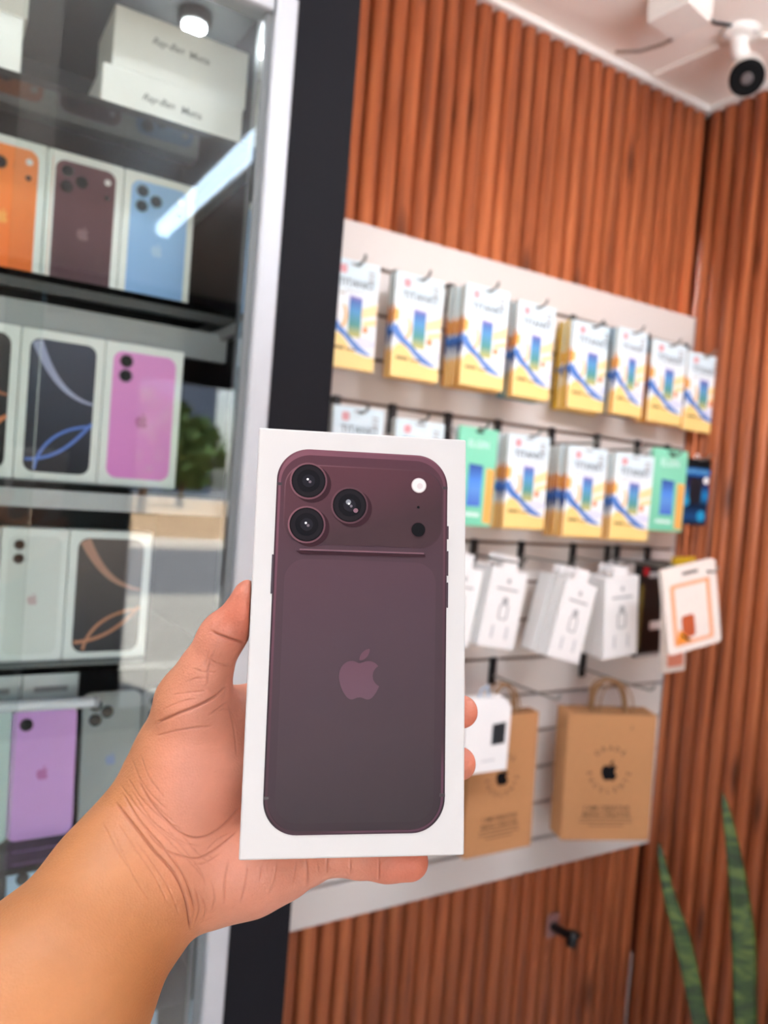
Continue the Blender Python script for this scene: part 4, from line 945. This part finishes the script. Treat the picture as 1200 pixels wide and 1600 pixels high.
# surface nets
S = F < 0
c8 = [S[i:N[0]-1+i, j:N[1]-1+j, k:N[2]-1+k] for i in (0, 1) for j in (0, 1) for k in (0, 1)]
cnt = sum(c.astype(np.int8) for c in c8)
act = np.argwhere((cnt > 0) & (cnt < 8)); del cnt, c8
idx = np.full(N-1, -1, np.int32); idx[act[:, 0], act[:, 1], act[:, 2]] = np.arange(len(act))
acc = np.zeros((len(act), 3)); num = np.zeros(len(act))
corn = [(i, j, k) for i in (0, 1) for j in (0, 1) for k in (0, 1)]
for a in corn:
    for ax_ in range(3):
        if a[ax_]: continue
        b_ = list(a); b_[ax_] = 1
        va = F[act[:, 0]+a[0], act[:, 1]+a[1], act[:, 2]+a[2]]; vb = F[act[:, 0]+b_[0], act[:, 1]+b_[1], act[:, 2]+b_[2]]
        m_ = (va < 0) != (vb < 0); t = np.where(m_, va/(va-vb+1e-20), 0)
        p_ = np.array(a, float)[None, :].repeat(len(act), 0); p_[:, ax_] = t
        acc[m_] += p_[m_]; num[m_] += 1
vert = lo+(act+acc/num[:, None])*VS
faces = []
for ax_ in range(3):
    o1, o2 = [(1, 2), (2, 0), (0, 1)][ax_]
    sl0 = [slice(None)]*3; sl1 = [slice(None)]*3; sl0[ax_] = slice(0, -1); sl1[ax_] = slice(1, None)
    s0, s1 = S[tuple(sl0)], S[tuple(sl1)]
    e_ = np.argwhere(s0 != s1); e_ = e_[(e_[:, o1] > 0) & (e_[:, o2] > 0) & (e_[:, o1] < N[o1]-1) & (e_[:, o2] < N[o2]-1)]
    inn = s0[e_[:, 0], e_[:, 1], e_[:, 2]]
    def cell(d1, d2):
        c = e_.copy(); c[:, o1] -= d1; c[:, o2] -= d2; return idx[c[:, 0], c[:, 1], c[:, 2]]
    qd = np.stack([cell(1, 1), cell(0, 1), cell(0, 0), cell(1, 0)], 1)
    qd[~inn] = qd[~inn][:, ::-1]; faces.append(qd)
faces = np.concatenate(faces); faces = faces[(faces >= 0).all(1)]
del S, idx, F
# light smoothing (skip the pressed contact faces is unnecessary at this size)
def smooth(v, f, it):
    for _ in range(it):
        s_ = np.zeros_like(v); n_ = np.zeros(len(v))
        for a, b_ in ((0, 1), (1, 2), (2, 3), (3, 0)):
            for p_, q_ in ((a, b_), (b_, a)):
                for c_ in range(3): s_[:, c_] += np.bincount(f[:, p_], v[f[:, q_], c_], len(v))
                n_ += np.bincount(f[:, p_], minlength=len(v))
        v = v*.4+.6*s_/np.maximum(n_, 1)[:, None]
    return v
vert = smooth(vert, faces, 4)
me = bpy.data.meshes.new('person')
me.from_pydata(vert.tolist(), [], faces.tolist()); me.update()
# creases of palm, thumb, wrist and little finger as pixel polylines: (points, width px, depth m)
CREASE = [
 ([(182, 1256), (208, 1288), (240, 1328), (272, 1364), (290, 1404), (298, 1450)], 3.0, .0011), ([(192, 1240), (216, 1280), (248, 1316), (280, 1356), (296, 1388), (304, 1420)], 2.6, .0008),
 ([(176, 1300), (208, 1366), (232, 1404)], 2.6, .0003), ([(196, 1236), (226, 1276), (262, 1312), (300, 1350), (318, 1372)], 2.2, .0004),
 ([(216, 1220), (240, 1260), (280, 1300), (312, 1309), (344, 1294), (374, 1262)], 2.6, .0007), ([(230, 1300), (258, 1328), (286, 1338), (310, 1341), (340, 1325), (370, 1300)], 2.6, .0007),
 ([(206, 1236), (232, 1276), (262, 1306), (290, 1322)], 2.2, .0004), ([(210, 1200), (226, 1236), (250, 1266), (276, 1288)], 2.2, .0003),
 ([(245, 1129), (280, 1114), (311, 1102), (337, 1088), (351, 1076)], 3.0, .0011), ([(244, 1150), (285, 1140), (330, 1135)], 2.4, .0005), ([(328, 1117), (346, 1104), (356, 1096)], 2.2, .0006),
 ([(256, 1108), (284, 1096), (306, 1092)], 2.0, .0004),
 ([(330, 986), (340, 991), (356, 997), (380, 1004)], 3.0, .0011), ([(319, 1024), (337, 1036), (360, 1041)], 2.4, .0005), ([(338, 1010), (330, 1032), (322, 1060)], 1.8, .0003),
 ([(356, 1100), (366, 1140), (370, 1180)], 2.4, .0005),
 ([(356, 1345), (351, 1376), (350, 1412)], 2.6, .0005), ([(304, 1446), (312, 1420), (306, 1390)], 2.4, .0005), ([(432, 1345), (428, 1372), (420, 1398)], 2.2, .0003),
 ([(478, 1340), (480, 1362), (480, 1384)], 2.4, .0008), ([(511, 1338), (510, 1364)], 2.4, .0008), ([(547, 1340), (547, 1366)], 2.2, .0005), ([(592, 1340), (592, 1376)], 2.2, .0006)]
def crs_poly(poly, n=5):
    P = [np.array(p, float) for p in poly]; out = []
    for i in range(len(P)-1):
        p0, p1, p2, p3 = P[max(i-1, 0)], P[i], P[i+1], P[min(i+2, len(P)-1)]
        for k in range(n):
            f = k/n; out.append(.5*((2*p1)+(p2-p0)*f+(2*p0-5*p1+4*p2-p3)*f*f+(3*p1-p0-3*p2+p3)*f**3))
    return out+[P[-1]]
FINE = [
 [(188, 1226), (214, 1262), (250, 1294), (286, 1316), (312, 1322)], [(200, 1216), (222, 1250), (254, 1280), (284, 1296)], [(206, 1186), (218, 1216), (240, 1246), (262, 1266)],
 [(220, 1180), (232, 1214), (256, 1246)], [(186, 1290), (214, 1330), (240, 1366), (262, 1410)], [(214, 1318), (240, 1350), (266, 1392), (280, 1430)], [(160, 1286), (184, 1330), (206, 1360)],
 [(262, 1296), (290, 1330), (312, 1358), (322, 1384)], [(276, 1290), (296, 1320), (330, 1352)], [(322, 1330), (340, 1312), (360, 1302)], [(300, 1352), (326, 1346), (346, 1332)],
 [(312, 1342), (322, 1336), (336, 1344)], [(290, 1066), (306, 1060), (322, 1060)], [(300, 1044), (318, 1050), (340, 1050)], [(332, 1020), (326, 1044), (324, 1070)], [(326, 1016), (320, 1040)],
 [(270, 1086), (296, 1082), (320, 1080)], [(262, 1118), (290, 1112), (308, 1108)], [(340, 1112), (356, 1108), (366, 1120)], [(330, 1376), (336, 1402), (330, 1424)], [(386, 1350), (384, 1380), (376, 1410)], [(408, 1350), (404, 1376)],
 [(462, 1346), (460, 1366), (456, 1380)], [(496, 1346), (497, 1366)], [(316, 1400), (322, 1420), (318, 1436)]]
CREASE = [(crs_poly(p), w_*.72, d_*.72) for p, w_, d_ in CREASE]+[(crs_poly(p), 1.5, .00026) for p in FINE]
bm = bmesh.new(); bm.from_mesh(me)
def pix(v): return np.stack([600+FPX*v[:, 0]/v[:, 2], 800+FPX*v[:, 1]/v[:, 2]], 1)
def pdist(P, poly):
    d = np.full(len(P), 1e9)
    for a, b_ in zip(poly[:-1], poly[1:]):
        a = np.array(a, float); b_ = np.array(b_, float); ab = b_-a
        t = np.clip((P-a)@ab/(ab@ab), 0, 1); d = np.minimum(d, np.hypot(*(P-a-t[:, None]*ab).T))
    return d
def taper(P, poly):
    a = np.array(poly[0], float); z_ = np.array(poly[-1], float)
    return np.clip(np.minimum(np.hypot(*(P-a).T), np.hypot(*(P-z_).T))/12+.25, 0, 1)
bm.verts.ensure_lookup_table()
V0 = np.array([v.co for v in bm.verts]); bm.normal_update(); NN = np.array([v.normal for v in bm.verts])
facing = (NN*V0).sum(1) < 0
near = np.zeros(len(V0), bool); PXY = pix(V0)
for poly, w_, dp in CREASE: near |= (pdist(PXY, poly) < w_+5) & facing
sel = [e_ for e_ in bm.edges if near[e_.verts[0].index] and near[e_.verts[1].index]]
bmesh.ops.subdivide_edges(bm, edges=sel, cuts=2, use_grid_fill=True)
bm.verts.index_update(); bm.verts.ensure_lookup_table(); bm.normal_update()
V0 = np.array([v.co for v in bm.verts]); NN = np.array([v.normal for v in bm.verts]); facing = (NN*V0).sum(1) < 0; PXY = pix(V0)
disp = np.zeros(len(V0)); cre = np.zeros(len(V0))
for poly, w_, dp in CREASE:
    d_ = pdist(PXY, poly); g_ = np.exp(-(d_/w_)**2)*taper(PXY, poly)*facing
    disp = np.maximum(disp, g_*dp); cre = np.maximum(cre, g_*dp/.0011)
    disp -= np.exp(-((d_-w_*2.6)/(w_*1.6))**2)*taper(PXY, poly)*facing*dp*.16
V1 = V0-NN*disp[:, None]
WV = CAM+V1[:, 0:1]*RT-V1[:, 1:2]*UP+V1[:, 2:3]*FW
for v, c in zip(bm.verts, WV): v.co = c
bm.to_mesh(me); bm.free()
# skin colouring: pink palm and finger pads, tan forearm, redder creases
x_, y_ = PXY[:, 0], PXY[:, 1]
sd_ = (x_-245)*.86+(1335-y_)*.50                       # distance up the hand from the wrist line, px
palm = 1/(1+np.exp(-(sd_-8)/28))*facing
tips = np.maximum(np.exp(-((x_-378)**2+(y_-960)**2)/55**2), np.maximum(np.exp(-((x_-745)**2+(y_-1150)**2)/75**2), np.exp(-((x_-640)**2+(y_-1355)**2)/60**2)))*1.0
tan = np.array(lin((186, 121, 74))[:3]); pink = np.array(lin((208, 136, 112))[:3]); red = np.array(lin((202, 106, 80))[:3]); crs = np.array(lin((140, 72, 48))[:3])
outer = np.exp(-((x_-215)*.9+(y_-1130)*.25)**2/42**2)*(y_ < 1260)
colr = tan+(pink-tan)*(palm*(1-.7*outer))[:, None]; colr = colr+(red-colr)*(tips*.75)[:, None]; colr = colr+(crs-colr)*np.clip(cre*.8, 0, .55)[:, None]
ca = me.color_attributes.new('skin', 'FLOAT_COLOR', 'POINT')
ca.data.foreach_set('color', np.concatenate([colr, np.ones((len(colr), 1))], 1).astype(np.float32).ravel())
me.polygons.foreach_set('use_smooth', [True]*len(me.polygons))
sm = bpy.data.materials.new('skin'); sm.use_nodes = True; nt = sm.node_tree; bs = nt.nodes['Principled BSDF']
at_ = nt.nodes.new('ShaderNodeAttribute'); at_.attribute_name = 'skin'
tcn = nt.nodes.new('ShaderNodeTexCoord'); n1 = nt.nodes.new('ShaderNodeTexNoise'); n1.inputs['Scale'].default_value = 38; n1.inputs['Roughness'].default_value = .65; n1.inputs['Detail'].default_value = 5
nt.links.new(tcn.outputs['Object'], n1.inputs['Vector']); mr = nt.nodes.new('ShaderNodeMapRange'); mr.inputs['To Min'].default_value = .80; mr.inputs['To Max'].default_value = 1.20
nt.links.new(n1.outputs['Fac'], mr.inputs['Value']); vsx = nt.nodes.new('ShaderNodeVectorMath'); vsx.operation = 'SCALE'
nt.links.new(at_.outputs['Color'], vsx.inputs[0]); nt.links.new(mr.outputs[0], vsx.inputs['Scale']); nt.links.new(vsx.outputs[0], bs.inputs['Base Color'])
n2 = nt.nodes.new('ShaderNodeTexVoronoi'); n2.inputs['Scale'].default_value = 900; n3 = nt.nodes.new('ShaderNodeTexNoise'); n3.inputs['Scale'].default_value = 260; n3.inputs['Detail'].default_value = 4
nt.links.new(tcn.outputs['Object'], n2.inputs['Vector']); nt.links.new(tcn.outputs['Object'], n3.inputs['Vector'])
ma = nt.nodes.new('ShaderNodeMath'); ma.operation = 'ADD'; nt.links.new(n2.outputs['Distance'], ma.inputs[0]); nt.links.new(n3.outputs['Fac'], ma.inputs[1])
bp = nt.nodes.new('ShaderNodeBump'); bp.inputs['Strength'].default_value = .22; bp.inputs['Distance'].default_value = .0006
nt.links.new(ma.outputs[0], bp.inputs['Height']); nt.links.new(bp.outputs[0], bs.inputs['Normal'])
bs.inputs['Roughness'].default_value = .52; bs.inputs['Subsurface Weight'].default_value = .12; bs.inputs['Subsurface Radius'].default_value = (1, .35, .2); bs.inputs['Subsurface Scale'].default_value = .004
me.materials.append(sm)
po = link('person', me); tag(po, 'bare left forearm and hand holding the burgundy phone box from behind', 'person')
print('hand verts', len(me.vertices), len(me.polygons))
